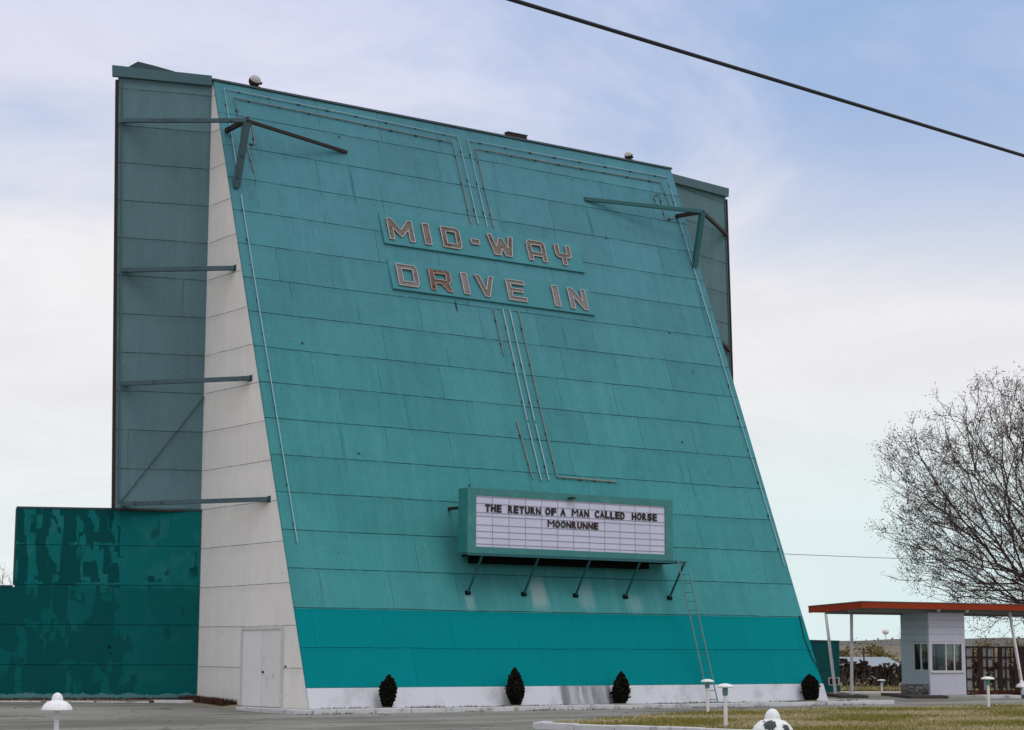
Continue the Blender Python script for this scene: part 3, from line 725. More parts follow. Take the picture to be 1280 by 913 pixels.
rw = empty('boundary_wall', rw0, label='low dark teal wall running back from the right of the tower', cat='wall')
st = Vector((0,0,1)); e_ = rw0 + rd*19.35
MB().prism([rw0-st*.1, e_-st*.1, e_+st*2.2, rw0+st*2.2], -rn*.14).build('wall_panel', M['rightwall'], rw)
MB().obox(rw0 + rn*.02 + st*2.203, rd*19.4, -rn*.18, st*.05).build('wall_coping', M['coping'], rw)

# ------------------------------------------------------------------ foliage helpers
def cards(n, sampler, size, mi=0, flat=.0, nm=1):
    """n leaf-sized quads scattered by sampler() -> point"""
    P = np.array([sampler() for _ in range(n)]); d = rng.normal(size=(n,3)); d /= np.linalg.norm(d,axis=1)[:,None]
    u = np.cross(d, rng.normal(size=(n,3))); u /= np.linalg.norm(u,axis=1)[:,None]; w = np.cross(d,u)
    s = size*rng.uniform(.6,1.4,size=(n,1))
    q = np.stack([P-u*s, P+w*s*.6, P+u*s, P-w*s*.6], 1).reshape(-1,3)
    return q.tolist(), [(4*i,4*i+1,4*i+2,4*i+3) for i in range(n)], [int(rng.integers(nm)) if nm > 1 else mi for _ in range(n)]
def add_cards(mb, *a, **k):
    v, f, m = cards(*a, **k); o = len(mb.v); mb.v += [tuple(x) for x in v]; mb.f += [tuple(i+o for i in q) for q in f]; mb.m += m

# shrubs along the base of the tower (each clipped to an egg)
def make_shrub(loc, w, h, label, seed):
    rs = np.random.default_rng(seed)
    o = empty('shrub', loc, label=label, cat='shrub', group='dark clipped evergreens along the tower base')
    b = MB(); n = 16; prof = []
    ks = 12
    pk = rs.uniform(.40,.52); ex = rs.uniform(1.5,2.0); bw_ = rs.uniform(.38,.52); lx, ly = rs.uniform(-.05,.05,2)
    def rad(t): return w/2*max(.03, (1-((t-pk)/(1-pk))**ex)**.78 if t > pk else bw_+(1-bw_)*math.sin(PI/2*t/pk)**.9)
    vs = []; lob = rs.uniform(0,6.28,4)
    for i in range(ks+1):
        t = i/ks
        for j in range(n):
            a = 2*PI*j/n; r = rad(t)*(.84 + .07*math.sin(3*a+lob[0]+5*t) + .06*rs.normal())
            vs.append((loc[0]+r*math.cos(a), loc[1]+r*math.sin(a), loc[2]+.05+t*(h-.1)))
    b.add(vs, [(i*n+j, i*n+(j+1)%n, (i+1)*n+(j+1)%n, (i+1)*n+j) for i in range(ks) for j in range(n)] + [tuple(reversed(range(n))), tuple(ks*n+j for j in range(n))])
    def smp():
        t = rs.uniform(0,1); a = rs.uniform(0,2*PI); r = rad(t)*rs.uniform(.84,1.02)*(1.+.10*math.sin(4*a+lob[1]+7*t)+.05*rs.normal())
        return (loc[0]+r*math.cos(a)+lx*t, loc[1]+r*math.sin(a)+ly*t, loc[2]+.04+t*h*.99)
    add_cards(b, 2600, smp, .035, nm=2)
    def out_():
        p = smp(); k_ = rs.uniform(1.0,1.16); return (loc[0]+(p[0]-loc[0])*k_, loc[1]+(p[1]-loc[1])*k_, p[2]+rs.uniform(-.02,.05))
    add_cards(b, 500, out_, .045, nm=2)
    b.build('foliage', [M['conifer'], M['conifer2']], o)
    MB().lathe([(w*.75,-.002),(w*.6,.025),(w*.3,.045),(.02,.05)], 14, loc).build('soil', M['dirt'], o)
    MB().tube([loc, (loc[0],loc[1],loc[2]+.25)], .04, 6).build('stem', M['bark'], o)
make_shrub((2.39,-.30,0), .46, .90, 'dark egg shaped evergreen before the white base, nearest the side door', 1)
make_shrub((7.04,-.30,0), .50, 1.10, 'tall dark evergreen just left of the streaked grey patch', 2)
make_shrub((11.17,-.28,0), .54, .96, 'stout dark evergreen just right of the streaked grey patch', 3)
make_shrub((19.63,-.25,0), .58, .86, 'dark evergreen at the right end of the white base', 4)

# dead weeds
wb = MB()
def blade(mb, p, h, w, mi, lean=.5):
    a = random.uniform(0,2*PI); d = Vector((math.cos(a),math.sin(a),0)); l = Vector((random.uniform(-lean,lean)*h, random.uniform(-lean,lean)*h, h)); p = Vector(p)
    mb.add([p-d*w, p+d*w, p+l], [(0,1,2)], mi)
for i in range(2600):
    t = random.uniform(-.4,9); o_ = abs(random.gauss(0,.13))+.01
    p = W0 + wd*t + wn*o_; blade(wb, (p.x,p.y,.12), random.uniform(.03,.12), .02, 0, 1.)
for i in range(2200):
    p = Vector((-random.uniform(.02,.5), random.uniform(4.4,7.3), 0)); h0 = max(.02, .05*(p.y-3.6)*.9); blade(wb, (p.x,p.y,.03*(p.y-3.2)), random.uniform(.05,.20), .025, 0, 1.)
tag(wb.build('dead_weeds', M['weed']), label='dead red brown weeds along the foot of the left wall', cat='weeds', kind='stuff')

kw = MB()
for c_ in range(46):
    xc = random.uniform(0,22.5); 
    if 8.9 < xc < 11.2: continue
    for i in range(26): blade(kw, (xc+random.gauss(0,.22), -.06-abs(random.gauss(0,.06)), -.004), random.uniform(.02,.09), .012, 0, 1.)
for c_ in range(40):
    xc = random.uniform(-1,22.5)
    for i in range(14): blade(kw, (xc+random.gauss(0,.2), -.80-abs(random.gauss(0,.05)), -.12), random.uniform(.02,.07), .012, 0, 1.)
tag(kw.build('kerb_weeds', M['weed']), label='sparse dead weeds in the cracks along the white base and kerb', cat='weeds', kind='stuff')
# grass on the verge
gb = MB(); cnt = 0
while cnt < 60000:
    d_ = random.uniform(36, 66); half = 640/2431*d_*1.15
    p = LD(random.uniform(-half,half), d_)
    if not inpoly(p.x, p.y, ISL): continue
    cnt += 1
    cl = math.sin(p.x*.9+1.3*math.sin(p.y*.7))+math.sin(p.y*1.3+.8*math.sin(p.x*1.1))+random.gauss(0,.7)
    edge = d_ > 51 + .12*abs(p.x)
    blade(gb, (p.x,p.y,-.03), random.uniform(.03,.085 if cl > 0 else .06), .012, 0 if (cl > .1) else 1, .8)
tag(gb.build('grass', [M['bladeA'], M['bladeB']]), label='patchy dry grass growing on the kerbed verge', cat='grass', kind='stuff')
gb = MB()
for i in range(14000):
    p = LD(random.uniform(8,22), random.uniform(93.6,101)); blade(gb, (p.x,p.y,-.07), random.uniform(.05,.16), .03, int(random.random()<.5), .8)
tag(gb.build('roadside_grass_tufts', [M['bladeA'], M['bladeB']]), label='rough yellow green grass before the dark hedge', cat='grass', kind='stuff')

# ------------------------------------------------------------------ path lamps
def mushroom(loc, h, label, r=.19):
    o = empty('path_lamp', loc, label=label, cat='path lamp', group='low white path lamps')
    x, y, z = loc
    MB().tube([(x,y,z-.05),(x+.004,y,z+h*.8)], .045, 10).build('post', M['postwhite'], o, smooth=True)
    MB().lathe([(.05,h*.72),(.062,h*.74),(.066,h*.86),(.05,h*.92)], 14, (x,y,z)).build('socket', M['socket'], o, smooth=True)
    MB().lathe([(.03,h*.9),(r*.9,h*.905),(r,h*.925),(r*.93,h*.955),(r*.6,h*.985),(r*.2,h),(.01,h)], 28, (x,y,z)).build('lamp_shade', M['white'], o, smooth=True)
def domed(loc, h, label, r=.26, mat='white'):
    o = empty('path_lamp', loc, label=label, cat='path lamp', group='low white path lamps')
    x, y, z = loc
    MB().tube([(x,y,z-.1),(x,y,z+h-.30)], .042, 10).build('post', M['postwhite'], o, smooth=True)
    k = r/.26
    MB().lathe([(.04,h-.30*k),(r*.96,h-.30*k),(r,h-.285*k),(r*.97,h-.255*k),(r*.84,h-.20*k),(r*.6,h-.15*k),(r*.40,h-.135*k),(r*.37,h-.12*k)], 32, (x,y,z)).build('lamp_shade', M[mat], o, smooth=True)
    prof = [(r*.37*math.cos(a), h-.12*k+.12*k*math.sin(a)) for a in np.linspace(0,PI/2*.97,9)]
    MB().lathe(prof, 24, (x,y,z)).build('finial', M['white'], o, smooth=True)
mushroom((8.29,-7.63,0), .90, 'white mushroom path lamp standing directly before the ladder foot')
mushroom((1.53,-15.78,-.03), .96, 'white mushroom path lamp on the grass just right of the ladder', .19)
mushroom((19.31,-8.26,-.03), .96, 'white mushroom path lamp on the grass before the ticket booth', .21)
p = LD(457/2431*88*1.0, 88); mushroom((p.x,p.y,-.07), .58, 'small white path lamp on the far grass before the hedge', .19)
domed((-15.01,-17.19,-.12), 1.02, 'white bell shaped path lamp standing in the road before the dark teal wall')
domed((-11.32,-30.76,-.12), 1.02, 'bell shaped path lamp with flaking paint rising in the foreground before the grass', .26, 'chipped')
p = LD(630/2431*80.2, 80.2); domed((p.x,p.y,-.03), .62, 'bell shaped path lamp at the foot of the right canopy post', .25)

# ------------------------------------------------------------------ ticket booth and canopy
bt = R(-8); e1 = Vector((math.cos(bt), math.sin(bt), 0)); e2 = Vector((-math.sin(bt), math.cos(bt), 0)); BO = Vector((31.813,5.299,0)); Z = Vector((0,0,1))
def BL(u, v, z=0.): return BO + e1*u + e2*v + Z*z
booth = empty('ticket_booth', BO, label='pale grey ticket booth with stone footing under the red canopy', cat='booth')
bw, bd, bh = 1.88, 1.75, 3.30
def bslab(name, u0, u1, v0, v1, z0, z1, mat, par=booth, bevel=0): return MB().obox(BL(u0,v0,z0), e1*(u1-u0), e2*(v1-v0), Z*(z1-z0)).build(name, M[mat], par, bevel)
# front wall (v=0) with window from u .10..1.72, z .93..2.08
b = MB(); th = .09
b.obox(BL(0,0,0), e1*bw, e2*th, Z*.93); b.obox(BL(0,0,2.08), e1*bw, e2*th, Z*(bh-2.08)); b.obox(BL(0,0,.93), e1*.10, e2*th, Z*1.15); b.obox(BL(bw-.14,0,.93), e1*.14, e2*th, Z*1.15)
fw = b.build('front_wall', M['booth'], booth)
b = MB()   # left wall (u=0): stone base to .42, window v .1..1.0
b.obox(BL(0,th+.002,.42), e1*th, e2*(bd-th-.002), Z*.54); b.obox(BL(0,th+.002,2.08), e1*th, e2*(bd-th-.002), Z*(bh-2.08)); b.obox(BL(0,1.02,.962), e1*th, e2*(bd-1.02), Z*1.116)
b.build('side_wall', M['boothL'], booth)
bslab('stone_footing', -.05, th, .05, bd+.02, -.05, .418, 'stone')
b = MB(); b.obox(BL(bw-th,th+.002,0), e1*th, e2*(bd-th), Z*.93); b.obox(BL(bw-th,th+.002,2.08), e1*th, e2*(bd-th), Z*(bh-2.08)); b.obox(BL(bw-th,th+.002,.93), e1*th, e2*.1, Z*1.15); b.obox(BL(bw-th,1.3,.93), e1*th, e2*(bd-1.3), Z*1.15)
b.build('side_wall', M['booth'], booth)
b = MB(); b.obox(BL(th,bd-th,0), e1*(bw-2*th), e2*th, Z*.93); b.obox(BL(th,bd-th,2.08), e1*(bw-2*th), e2*th, Z*(bh-2.08)); b.obox(BL(th,bd-th,.93), e1*.75, e2*th, Z*1.15); b.obox(BL(bw-th-.1,bd-th,.93), e1*.1, e2*th, Z*1.15)
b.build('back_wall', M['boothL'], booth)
def window(org, ex, ey, w, h, mull, name='window'):
    f = MB(); t = .035
    f.obox(org, ex*w, ey*.05, Z*t); f.obox(org+Z*(h-t), ex*w, ey*.05, Z*t); f.obox(org+Z*t, ex*t, ey*.05, Z*(h-2*t)); f.obox(org+ex*(w-t)+Z*t, ex*t, ey*.05, Z*(h-2*t))
    for m_ in mull: f.obox(org+ex*(m_*w-.018)+Z*t, ex*.036, ey*.05, Z*(h-2*t))
    wo = f.build(name, M['doorframe'], booth)
    MB().obox(org+ex*t+Z*t+ey*.055, ex*(w-2*t), ey*.006, Z*(h-2*t)).build('pane', M['clear'], wo)
    return wo
window(BL(.105,-.004,.935), e1, e2, 1.63, 1.14, (.47,.74))
window(BL(-.012,.04,.965), e2, e1, .95, 1.11, (.5,))
bslab('window_sill', .06, bw-.08, -.06, -.006, .885, .93, 'doorframe', fw)
bslab('floor', th, bw-th, th, bd-th, -.05, .05, 'pave'); bslab('counter', th+.01, bw-th-.01, .12, .5, .84, .88, 'lattice')
bslab('interior_board', th+.01, .86, bd-th-.06, bd-th-.005, .9, 2.2, 'lattice'); bslab('interior_board', .95, 1.3, .55, .9, .88, 1.12, 'doorframe')
bslab('ceiling', th, bw-th, th, bd-th, bh-.1, bh-.02, 'lattice')

can = empty('canopy', BL(-3,.5,0), label='long flat canopy with red fascia on slanted white posts', cat='canopy')
cu0, cu1, cv0, cv1 = -3.95, 8.5, -.75, 2.7
def ctop(v): return 3.66 - .035*(v-cv0)
b = MB()
def cslab(u0,u1,v0,v1,za,zb):
    return [BL(u0,v0,ctop(v0)+za),BL(u1,v0,ctop(v0)+za),BL(u1,v1,ctop(v1)+za),BL(u0,v1,ctop(v1)+za)], Z*(zb-za)
MB().prism(*cslab(cu0+.03,cu1-.03,cv0+.03,cv1-.03,-.22,-.02)).build('soffit', M['soffit'], can)
MB().prism(*cslab(cu0-.02,cu1+.02,cv0-.02,cv1+.02,-.018,.02)).build('roof_edge', M['roof'], can)
f = MB(); f.prism(*cslab(cu0,cu1,cv0,cv0+.028,-.25,-.02)); f.prism(*cslab(cu0,cu1,cv1-.028,cv1,-.25,-.02)); f.prism(*cslab(cu0,cu0+.028,cv0+.03,cv1-.03,-.27,-.02)); f.prism(*cslab(cu1-.028,cu1,cv0+.03,cv1-.03,-.27,-.02))
f.build('fascia', M['red'], can)
for v in (.1,1.6): MB().prism(*cslab(cu0+.1,cu1-.1,v,v+.14,-.36,-.222)).build('roof_beam', M['soffit'], can)
def post(base, top): 
    o = MB().bar(base, top, .09, .09).build('post', M['postwhite'], can)
PA = LD(400/2431*80.9, 80.9); PAt = LD(390/2431*81.6,81.6,3.30); PB = LD(420/2431*79.9,79.9); PBt = LD(422/2431*79.6,79.6,3.36); PC = LD(632/2431*80.6,80.6); PCt = LD(618/2431*81.2,81.2,3.36)
post(PA, PAt); post(PB, PBt); post(PC, PCt)
for u in (.25,1.75):
    MB().lathe([(.02,0),(.07,.0),(.085,-.04),(.06,-.09),(.02,-.11)], 12, tuple(BL(u,-.35,ctop(-.35)-.225))).build('soffit_light', M['white'], can)
# kerbed islands under the canopy
def island(name, lat0, lat1, d0, d1, mat, top=0.):
    P_ = [LD(lat0,d0,-.16),LD(lat1,d0,-.16),LD(lat1,d1,-.16),LD(lat0,d1,-.16)]
    return tag(MB().prism(P_, Z*(.16+top)).build(name, M[mat], bevel=.02), kind='structure')
island('traffic_island', 13.15, 14.25, 78.6, 84.5, 'kerbdark', -.004)
island('traffic_island', 15.75, 17.3, 78.0, 84.0, 'kerbdark', -.004)
island('traffic_island', 17.32, 18.9, 78.6, 84.0, 'pave', -.01)
island('traffic_island', 18.92, 20.5, 79.2, 84.4, 'kerb', -.004)
island('traffic_island', 20.52, 26.0, 79.2, 84.0, 'kerbdark', -.004)
# meter box on the first post
mp = PA + (PAt-PA)*(.50/3.3); mp += -vh*.055
mx = empty('meter_box', mp, label='small white framed box with dark face fixed at the left canopy post', cat='box')
mb_ = MB().obox(mp - rt*.21 + vh*.12 - Z*.15, rt*.46, vh*.08, Z*.32).build('box_body', M['doorframe'], mx)
MB().obox(mp - rt*.17 + vh*.113 - Z*.11, rt*.34, vh*.006, Z*.24).build('box_face', M['rust'], mx)

# lattice fence right of the booth
fo = BL(bw+.03, .45); 
fd = (e1*1.0).normalized(); fnn = Vector((fd.y,-fd.x,0))
lf = empty('lattice_fence', fo, label='dark brown open board lattice fence beside the ticket booth', cat='fence')
M['lightpanel'] = plain('pale_fibreglass_panel', (.24,.24,.245), .25, 1.5, .8, grime=(.24,.22,.2), gscale=2.)
Lf = 9.0
for k_, z in enumerate((.12,.62,1.08,1.50,1.92)): MB().obox(fo+Z*(z-.03)+fnn*.004, fd*Lf, -fnn*.05, Z*.065).build('rail', M['lattice'], lf)
u = 0.
for i, (u, w) in enumerate([(.0,.08),(.34,.06),(.75,.06),(1.0,.28),(1.5,.05),(1.85,.05),(2.1,.22),(2.5,.05),(2.75,.06),(2.95,1.2),(4.3,.06),(4.6,.4),(5.2,.06),(5.8,.4),(6.5,.06),(7.2,.4),(7.9,.06),(8.5,.3)]):
    MB().obox(fo+fd*u+fnn*.03, fd*w, -fnn*.03, Z*(1.97-.01*u)).build('upright', M['lattice'], lf)
for (u, w, z0, z1) in [(.08,.26,.1,1.4),(.42,.33,.15,1.9),(1.3,.2,.1,1.85),(1.55,.3,1.1,1.9),(1.9,.2,.15,1.0),(2.32,.18,.65,1.9),(2.55,.2,.15,1.9)]:
    MB().obox(fo+fd*u-fnn*.06+Z*z0, fd*w, -fnn*.02, Z*(z1-z0)).build('backing_sheet', M['lightpanel'], lf)
rb = MB()
for i in range(900):
    p = fo + fd*random.uniform(.3,5) + fnn*random.uniform(.05,.4); blade(rb, (p.x,p.y,-.02), random.uniform(.05,.22), .03, 0, 1.)
M['redweed'] = plain('dead_red_stalks', (.11,.03,.022), .5, 8., .95)
tag(rb.build('dead_weeds', M['redweed']), label='dead red stalks at the foot of the brown lattice fence', cat='weeds', kind='stuff')

# ------------------------------------------------------------------ hedge and things beyond
hd = empty('hedge', LD(14,100), label='long dark reddish unclipped hedge beyond the far grass', cat='hedge')
hb_ = MB()
def hs():
    l = random.uniform(8,46); d = 100 + random.uniform(0,2.2); top = 1.22 + .14*math.sin(l*1.9)+.1*math.sin(l*5.3)
    return tuple(LD(l, d, random.uniform(0,1)**.8*top - .05))
add_cards(hb_, 9000, hs, .14)
hb_.build('foliage', M['hedge_leaf'], hd)
tb = MB()
for i in range(900):
    l = random.uniform(8,46); p = LD(l,100-random.uniform(.0,.3),-.07); q = p + rt*random.uniform(-.35,.35) + Z*random.uniform(.3,1.25)
    tb.tube([p,q], [.018,.006], 3, caps=False)
tb.build('stems', M['hedge_twig'], hd)

def house(lat, dep, w, d, h, rh, label, wall, roof, z=-.2):
    o = empty('house', LD(lat,dep,z), label=label, cat='house')
    P_ = [LD(lat-w/2,dep,z),LD(lat+w/2,dep,z),LD(lat+w/2,dep+d,z),LD(lat-w/2,dep+d,z)]
    MB().prism(P_, Z*h).build('wall', M[wall], o)
    g_ = .3; a = [LD(lat-w/2-g_,dep-g_,z+h+.003),LD(lat+w/2+g_,dep-g_,z+h+.003),LD(lat+w/2+g_,dep+d+g_,z+h+.003),LD(lat-w/2-g_,dep+d+g_,z+h+.003)]
    r0, r1 = LD(lat-w/2+.4,dep+d/2,z+h+rh), LD(lat+w/2-.4,dep+d/2,z+h+rh)
    MB().add(a+[r0,r1], [(0,1,5,4),(2,3,4,5),(1,2,5),(3,0,4),(3,2,1,0)]).build('roof', M[roof], o)
    for k_ in (-.3,.2):
        MB().obox(LD(lat+w*k_,dep-.02,z+.3), rt*.8, vh*.015, Z*.5).build('window', M['glassdark'], o)
house(23.6,130,4.2,4.5,1.05,.62,'low shed with pale blue grey roof behind the dark hedge','creamwall','metalroof')
house(28.2,131,3.8,4.5,1.02,.50,'low shed with pale cream walls and rust brown roof behind the hedge','creamwall','brownroof')
house(46.0,150,7.,5.,1.3,.8,'cream shed with pale roof beyond the lattice fence','creamwall','metalroof')

# utility pole and water tower
up_ = empty('utility_pole', LD(22.6,126,-.2), label='thin bare utility pole standing among the distant trees', cat='utility pole')
MB().tube([LD(22.6,126,-.2),LD(22.6,126,2.05)], .05, 6).build('pole', M['bark'], up_); MB().bar(LD(22.2,126,1.95),LD(23.,126,1.95),.05,.05).build('crossarm', M['bark'], up_)
wt = empty('water_tower', LD(267,1400,0), label='distant white ball shaped water tower on the ridge', cat='water tower')
c = LD(267,1400,18.6)
MB().lathe([(2.4*math.cos(a)+.01, 2.2*math.sin(a)) for a in np.linspace(-PI/2,PI/2,15)], 24, tuple(c)).build('tank', M['tank'], wt, smooth=True)
MB().tube([LD(267,1400,0),LD(267,1400,16.8)], .35, 8).build('column', M['tank'], wt)

# distant scrub trees, each with trunk and crown
def scrub(lat, dep, h, w, mat, label, seed, n=None, group='scrub trees before the hillside'):
    rs = np.random.default_rng(seed); base = LD(lat,dep,-.2)
    o = empty('scrub_tree', base, label=label, cat='tree', group=group)
    cl = [(rs.uniform(-.4,.4)*w, rs.uniform(-.3,.3)*w, h*rs.uniform(.4,.92), w*rs.uniform(.14,.26)) for _ in range(11)]
    tb = MB().tube([base, base+Z*h*.45, base+Z*h*.8], [.12,.08,.02], 5)
    for c in cl: tb.tube([base+Z*h*rs.uniform(.15,.4), base+rt*c[0]+vh*c[1]+Z*c[2]], [.05,.012], 4)
    tb.build('trunk', M['bark'], o)
    b = MB()
    def sm():
        c = cl[rs.integers(len(cl))]; d = rs.normal(size=3)*.55
        p = base + rt*(c[0]+d[0]*c[3]) + vh*(c[1]+d[1]*c[3]) + Z*max(.2,(c[2]+d[2]*c[3]*.9)); return tuple(p)
    add_cards(b, n or 420, sm, .055*dep/100+.03)
    b.build('crown', M[mat], o)
kinds = [('olive','olive green loose scrub tree'),('tan','tan leafless looking scrub tree'),('olive','yellow green feathery scrub tree')]
spots = [(20.6,150,2.2,2.6,1,'at the left edge of the gap beside the teal wall'),(22.6,165,2.4,2.2,0,'just right of the slanted canopy posts'),
         (25.4,150,2.3,2.2,0,'above the pale blue shed roof'),(27.4,150,2.9,3.0,0,'tallest of those below the water tower'),
         (30.0,158,2.6,2.6,2,'below and right of the water tower'),(32.2,150,2.7,2.6,1,'next to the booth wall, seen through the gap'),
         (37.9,160,2.9,3.0,1,'just right of the booth roof line'),(39.6,165,2.7,2.8,0,'above the lattice fence near the booth'),
         (40.6,158,2.9,3.0,1,'above the lattice fence middle'),(42.6,162,3.1,3.2,0,'above the lattice fence right of the slanted post')]
for i, (l,d,h,w,k,wh) in enumerate(spots):
    scrub(l, d, h, w, kinds[k][0], f'{kinds[k][1]} {wh}', 50+i)

# ------------------------------------------------------------------ branching bare trees
def bare_tree(base, center, rad, N, seed, name, label, bark, r0, budmat=None, budn=0, fork=None, twig=3, twl=.5, budsize=.05, alpha=.42, group=None, sides=4):
    rs = np.random.default_rng(seed)
    base = np.array(base); center = np.array(center); rad = np.array(rad)
    pts = []
    while len(pts) < N:
        p = rs.uniform(-1,1,3); r = np.linalg.norm(p)
        if r > 1 or r < .12: continue
        lob = .86 + .14*math.sin(5*math.atan2(p[1],p[0])+2*p[2]) * .6 + .08*math.sin(9*p[2]+3*p[0]) + .05*rs.normal()
        if r > lob or rs.uniform() > .35 + .65*r: continue
        pts.append(center + p*rad)
    pts = np.array(pts)
    forkp = np.array(fork) if fork is not None else base + (center-base)*.4
    nt = 4
    nodes = [base + (forkp-base)*i/nt for i in range(nt+1)]; par = [-1]+list(range(nt)); plen = [np.linalg.norm(forkp-base)*i/nt for i in range(nt+1)]
    order = np.argsort(np.linalg.norm(pts-forkp,axis=1))
    for idx in order:
        p = pts[idx]; A = np.array(nodes[nt:]); d = np.linalg.norm(A-p,axis=1)
        cost = d + alpha*np.array(plen[nt:]) + np.maximum(0, A[:,2]-p[2])*.5
        j = int(np.argmin(cost)) + nt
        d0 = np.linalg.norm(p-nodes[j]); k = max(1, int(d0/1.1)); prev = j
        perp = rs.normal(size=3); perp *= .04*d0
        for s in range(1, k+1):
            q = nodes[j] + (p-nodes[j])*(s/k) + perp*math.sin(PI*s/k) + np.array([0,0,-.04*d0*math.sin(PI*s/k)])
            nodes.append(q); par.append(prev); plen.append(plen[prev]+d0/k); prev = len(nodes)-1
    n = len(nodes); load = np.zeros(n); kids = [[] for _ in range(n)]
    for i in range(n-1,0,-1): kids[par[i]].append(i)
    for i in range(n-1,-1,-1):
        load[i] = sum(load[k] for k in kids[i]) if kids[i] else 1.
    rr = r0*(load/load[0])**.47; rr = np.maximum(rr, .011)
    o = empty(name, Vector(base), label=label, cat='tree', group=group)
    tb = MB(); lb = MB(); wbm = MB(); bb = MB(); bp = []
    for i in range(1,n):
        m = tb if i <= nt else lb
        m.tube([nodes[par[i]], nodes[i]], [rr[par[i]] if rr[par[i]] < rr[i]*1.9 else rr[i]*1.15, rr[i]], 8 if rr[i] > .08 else sides, caps=False)
        if rr[i] < .05 and i > nt:
            d = np.array(nodes[i]) - nodes[par[i]]; d /= np.linalg.norm(d)+1e-6
            for _ in range(twig if not kids[i] else max(1,twig-1)):
                v = d*.7 + rs.normal(size=3)*.48 + np.array([0,0,.22]); v /= np.linalg.norm(v); L = twl*rs.uniform(.5,1.3)
                a = np.array(nodes[i]); c_ = a + v*L*.55; e = c_ + (v+rs.normal(size=3)*.3)*L*.45
                wbm.tube([a,c_,e], [.010,.008,.005], 3, caps=False)
                for pp in (e, c_):
                    if budmat:
                        for __ in range(budn): bp.append(pp + rs.normal(size=3)*.13)
    tb.build('trunk', M[bark], o, smooth=True)
    cr = lb.build('limbs', M[bark], o); wbm.build('twigs', M['twigbark' if bark == 'bark' else bark], cr)
    if budmat:
        it = iter(bp); add_cards(bb, len(bp), lambda: next(it), budsize); bb.build('crown', M[budmat], o)
    return o
# the big tree behind the canopy
tp = LD(26.6,96,-.2); tf = LD(26.3,96,4.3); tc = LD(26.6,96.5,8.6)
bare_tree(tp, tc, (9.8,8.4,7.3), 3000, 5, 'bare_tree', 'big spreading leafless tree with brown seed clusters behind the canopy', 'bark', .33, 'bud', 3, tf, 4, .58, .040, alpha=.72, sides=3)
for i, (l,d,h,w,lab) in enumerate([(-39.6,150,8.4,3.2,'pale bare treetop showing over the low left wall at the frame edge'),(35.6,175,4.0,2.0,'small pale bare tree rising behind the booth left corner')]):
    bare_tree(LD(l,d,-.2), LD(l,d,h*.66), (w*.6,w*.6,h*.36), 170, 80+i, 'bare_tree', lab, 'palebark', .12, None, 0, LD(l,d,h*.3), 2, .6, sides=3)

# ------------------------------------------------------------------ overhead wires
a, c = Vector((-15.888,-31.449,9.)), Vector((-5.552,-30.351,9.)); d = c-a
MBw = MB(); pts = []
for i in range(41):
    t = -4 + 9*i/40; s_ = (t-.5)**2*.004 ; pts.append(a + d*t + Z*(s_-.001))
tag(MBw.tube(pts, .027, 8).build('power_line', M['cable']), label='thick black cable slanting across the upper right sky', cat='cable')
p0, p1 = Vector((53.0,35.08,7.5)), Vector((61.19,34.62,7.5))
MBw = MB().tube([p0+(p1-p0)*t+Z*.02*(t-.5)**2 for t in np.linspace(-3,6,30)], .016, 4)
tag(MBw.build('power_line', M['cable']), label='hair thin wire crossing low sky between tower and big tree', cat='cable')

# ------------------------------------------------------------------ light and sky
W = bpy.data.worlds.new('World'); S.world = W; W.use_nodes = True; t = W.node_tree; bg = t.nodes['Background']; outw = t.nodes['World Output']
sun_dir = Vector((.06,-.80,.95)).normalized()
el = math.asin(sun_dir.z); saz = math.atan2(sun_dir.x, sun_dir.y)
sky = t.nodes.new('ShaderNodeTexSky'); sky.sky_type = 'NISHITA'; sky.sun_disc = False; sky.sun_elevation = el; sky.sun_rotation = saz
sky.air_density = 1.4; sky.dust_density = 2.
t.links.new(sky.outputs[0], bg.inputs[0]); bg.inputs[1].default_value = .09
def wn_(typ, **k):
    x = t.nodes.new(typ)
    for a_, v_ in k.items(): setattr(x, a_, v_)
    return x
tcw = wn_('ShaderNodeTexCoord'); sepw = wn_('ShaderNodeSeparateXYZ'); t.links.new(tcw.outputs['Generated'], sepw.inputs[0])
def mth(op, a_, b_=0., c_=0., clamp=False):
    x = wn_('ShaderNodeMath', operation=op, use_clamp=clamp)
    for i, v_ in enumerate((a_, b_, c_)):
        if hasattr(v_, 'is_output'): t.links.new(v_, x.inputs[i])
        else: x.inputs[i].default_value = v_
    return x.outputs[0]
# cloud sheet: directions projected on a high plane
zc = mth('MAXIMUM', sepw.outputs[2], .03); dv = mth('ADD', zc, .12)
cx = mth('DIVIDE', sepw.outputs[0], dv); cy = mth('DIVIDE', sepw.outputs[1], dv)
cmb = wn_('ShaderNodeCombineXYZ'); t.links.new(cx, cmb.inputs[0]); t.links.new(cy, cmb.inputs[1])
def nz(scale, detail, rough, dist=0., off=(0,0,0)):
    mp_ = wn_('ShaderNodeMapping'); mp_.inputs['Location'].default_value = off; t.links.new(cmb.outputs[0], mp_.inputs[0])
    x = wn_('ShaderNodeTexNoise'); x.inputs['Scale'].default_value = scale; x.inputs['Detail'].default_value = detail; x.inputs['Roughness'].default_value = rough; x.inputs['Distortion'].default_value = dist
    t.links.new(mp_.outputs[0], x.inputs['Vector']); return x.outputs['Fac']
def mr(v_, lo, hi, a_=0., b_=1.):
    x = wn_('ShaderNodeMapRange', interpolation_type='SMOOTHSTEP'); t.links.new(v_, x.inputs[0])
    for i, q_ in enumerate((lo,hi,a_,b_)): x.inputs[i+1].default_value = q_
    return x.outputs[0]
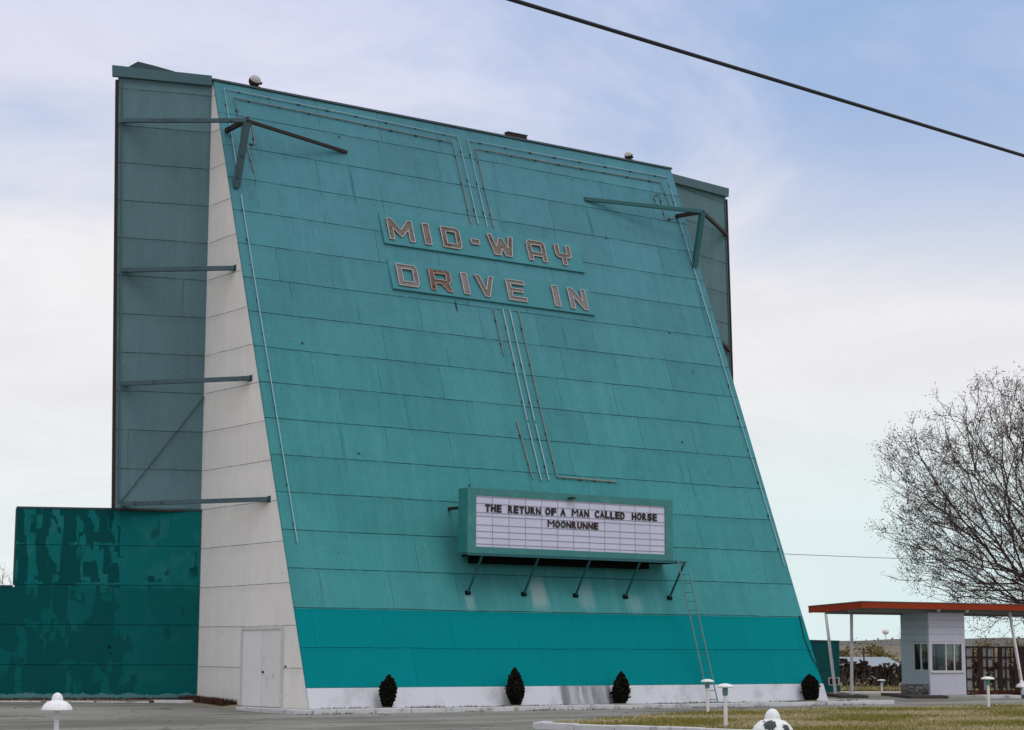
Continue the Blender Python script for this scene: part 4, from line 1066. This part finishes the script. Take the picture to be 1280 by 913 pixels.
# an opening in the overcast towards the upper right of the view
bd_ = (vh*math.cos(R(21)) + rt*.30 + Z*math.sin(R(21))*1.02).normalized()
vm = wn_('ShaderNodeVectorMath', operation='DOT_PRODUCT'); t.links.new(tcw.outputs['Generated'], vm.inputs[0]); vm.inputs[1].default_value = bd_
gap = mr(vm.outputs['Value'], .925, .998)
n1 = nz(1.3, 7, .6, .8); n2 = nz(.5, 4, .5, .3, (3,1,0))
opn = mth('ADD', mth('MULTIPLY', gap, .75), mth('MULTIPLY', mth('SUBTRACT', n1, .46), 2.0)); opn = mth('ADD', opn, mth('MULTIPLY', mth('SUBTRACT', n2, .5), .9))
hz = mr(sepw.outputs[2], .12, .30)                           # less opening low down
opn = mth('MULTIPLY', mr(opn, .0, 1.05), hz)
ramp = wn_('ShaderNodeValToRGB'); t.links.new(sepw.outputs[2], ramp.inputs[0]); cr_ = ramp.color_ramp
cr_.elements[0].position = 0.; cr_.elements[0].color = (.80,.86,.87,1)
cr_.elements[1].position = 1.; cr_.elements[1].color = (1.05,1.05,1.1,1)
for p_, c_ in ((.06,(.80,.85,.86)),(.13,(.82,.82,.85)),(.20,(.87,.85,.86)),(.27,(.77,.77,.89)),(.34,(.66,.68,.87)),(.45,(.82,.82,.90)),(.7,(.98,.98,1.03))):
    e = cr_.elements.new(p_); e.color = (*c_,1)
shade = mth('ADD', .87, mth('MULTIPLY', nz(1.1, 8, .65, .9, (7,2,0)), .30))
mulc = wn_('ShaderNodeVectorMath', operation='SCALE'); t.links.new(ramp.outputs[0], mulc.inputs[0]); t.links.new(shade, mulc.inputs['Scale'])
vr = wn_('ShaderNodeVectorMath', operation='DOT_PRODUCT'); t.links.new(tcw.outputs['Generated'], vr.inputs[0]); vr.inputs[1].default_value = rt
cy_f = mth('MULTIPLY', mr(vr.outputs['Value'], -.05, .22), mr(sepw.outputs[2], .03, .15, 1., 0.))
cyx = wn_('ShaderNodeMix', data_type='RGBA'); t.links.new(cy_f, cyx.inputs[0]); t.links.new(mulc.outputs[0], cyx.inputs[6]); cyx.inputs[7].default_value = (.72,.85,.86,1)
cloud = wn_('ShaderNodeBackground'); t.links.new(cyx.outputs[2], cloud.inputs[0]); cloud.inputs[1].default_value = 1.
blue = wn_('ShaderNodeMixShader')                            # thin veil stays over the openings
veil = wn_('ShaderNodeBackground'); veil.inputs[0].default_value = (.39,.55,.86,1); veil.inputs[1].default_value = .95
blue.inputs[0].default_value = .8; t.links.new(bg.outputs[0], blue.inputs[1]); t.links.new(veil.outputs[0], blue.inputs[2])
mx_ = wn_('ShaderNodeMixShader'); t.links.new(opn, mx_.inputs[0]); t.links.new(cloud.outputs[0], mx_.inputs[1]); t.links.new(blue.outputs[0], mx_.inputs[2])
t.links.new(mx_.outputs[0], outw.inputs[0])
sd = bpy.data.lights.new('sun', 'SUN'); sd.energy = .6; sd.angle = R(26); sd.color = (1,.96,.92)
so = bpy.data.objects.new('sun', sd); COL.objects.link(so); so.rotation_euler = sun_dir.to_track_quat('Z','Y').to_euler(); so.location = (0,-20,40)

vs_ = S.view_settings; S.display_settings.display_device = 'sRGB'
vs_.view_transform = 'Standard'; vs_.look = 'None'; vs_.exposure = 0.; vs_.gamma = 1.; vs_.use_curve_mapping = False
S.cycles.max_bounces = 6; S.cycles.transparent_max_bounces = 8
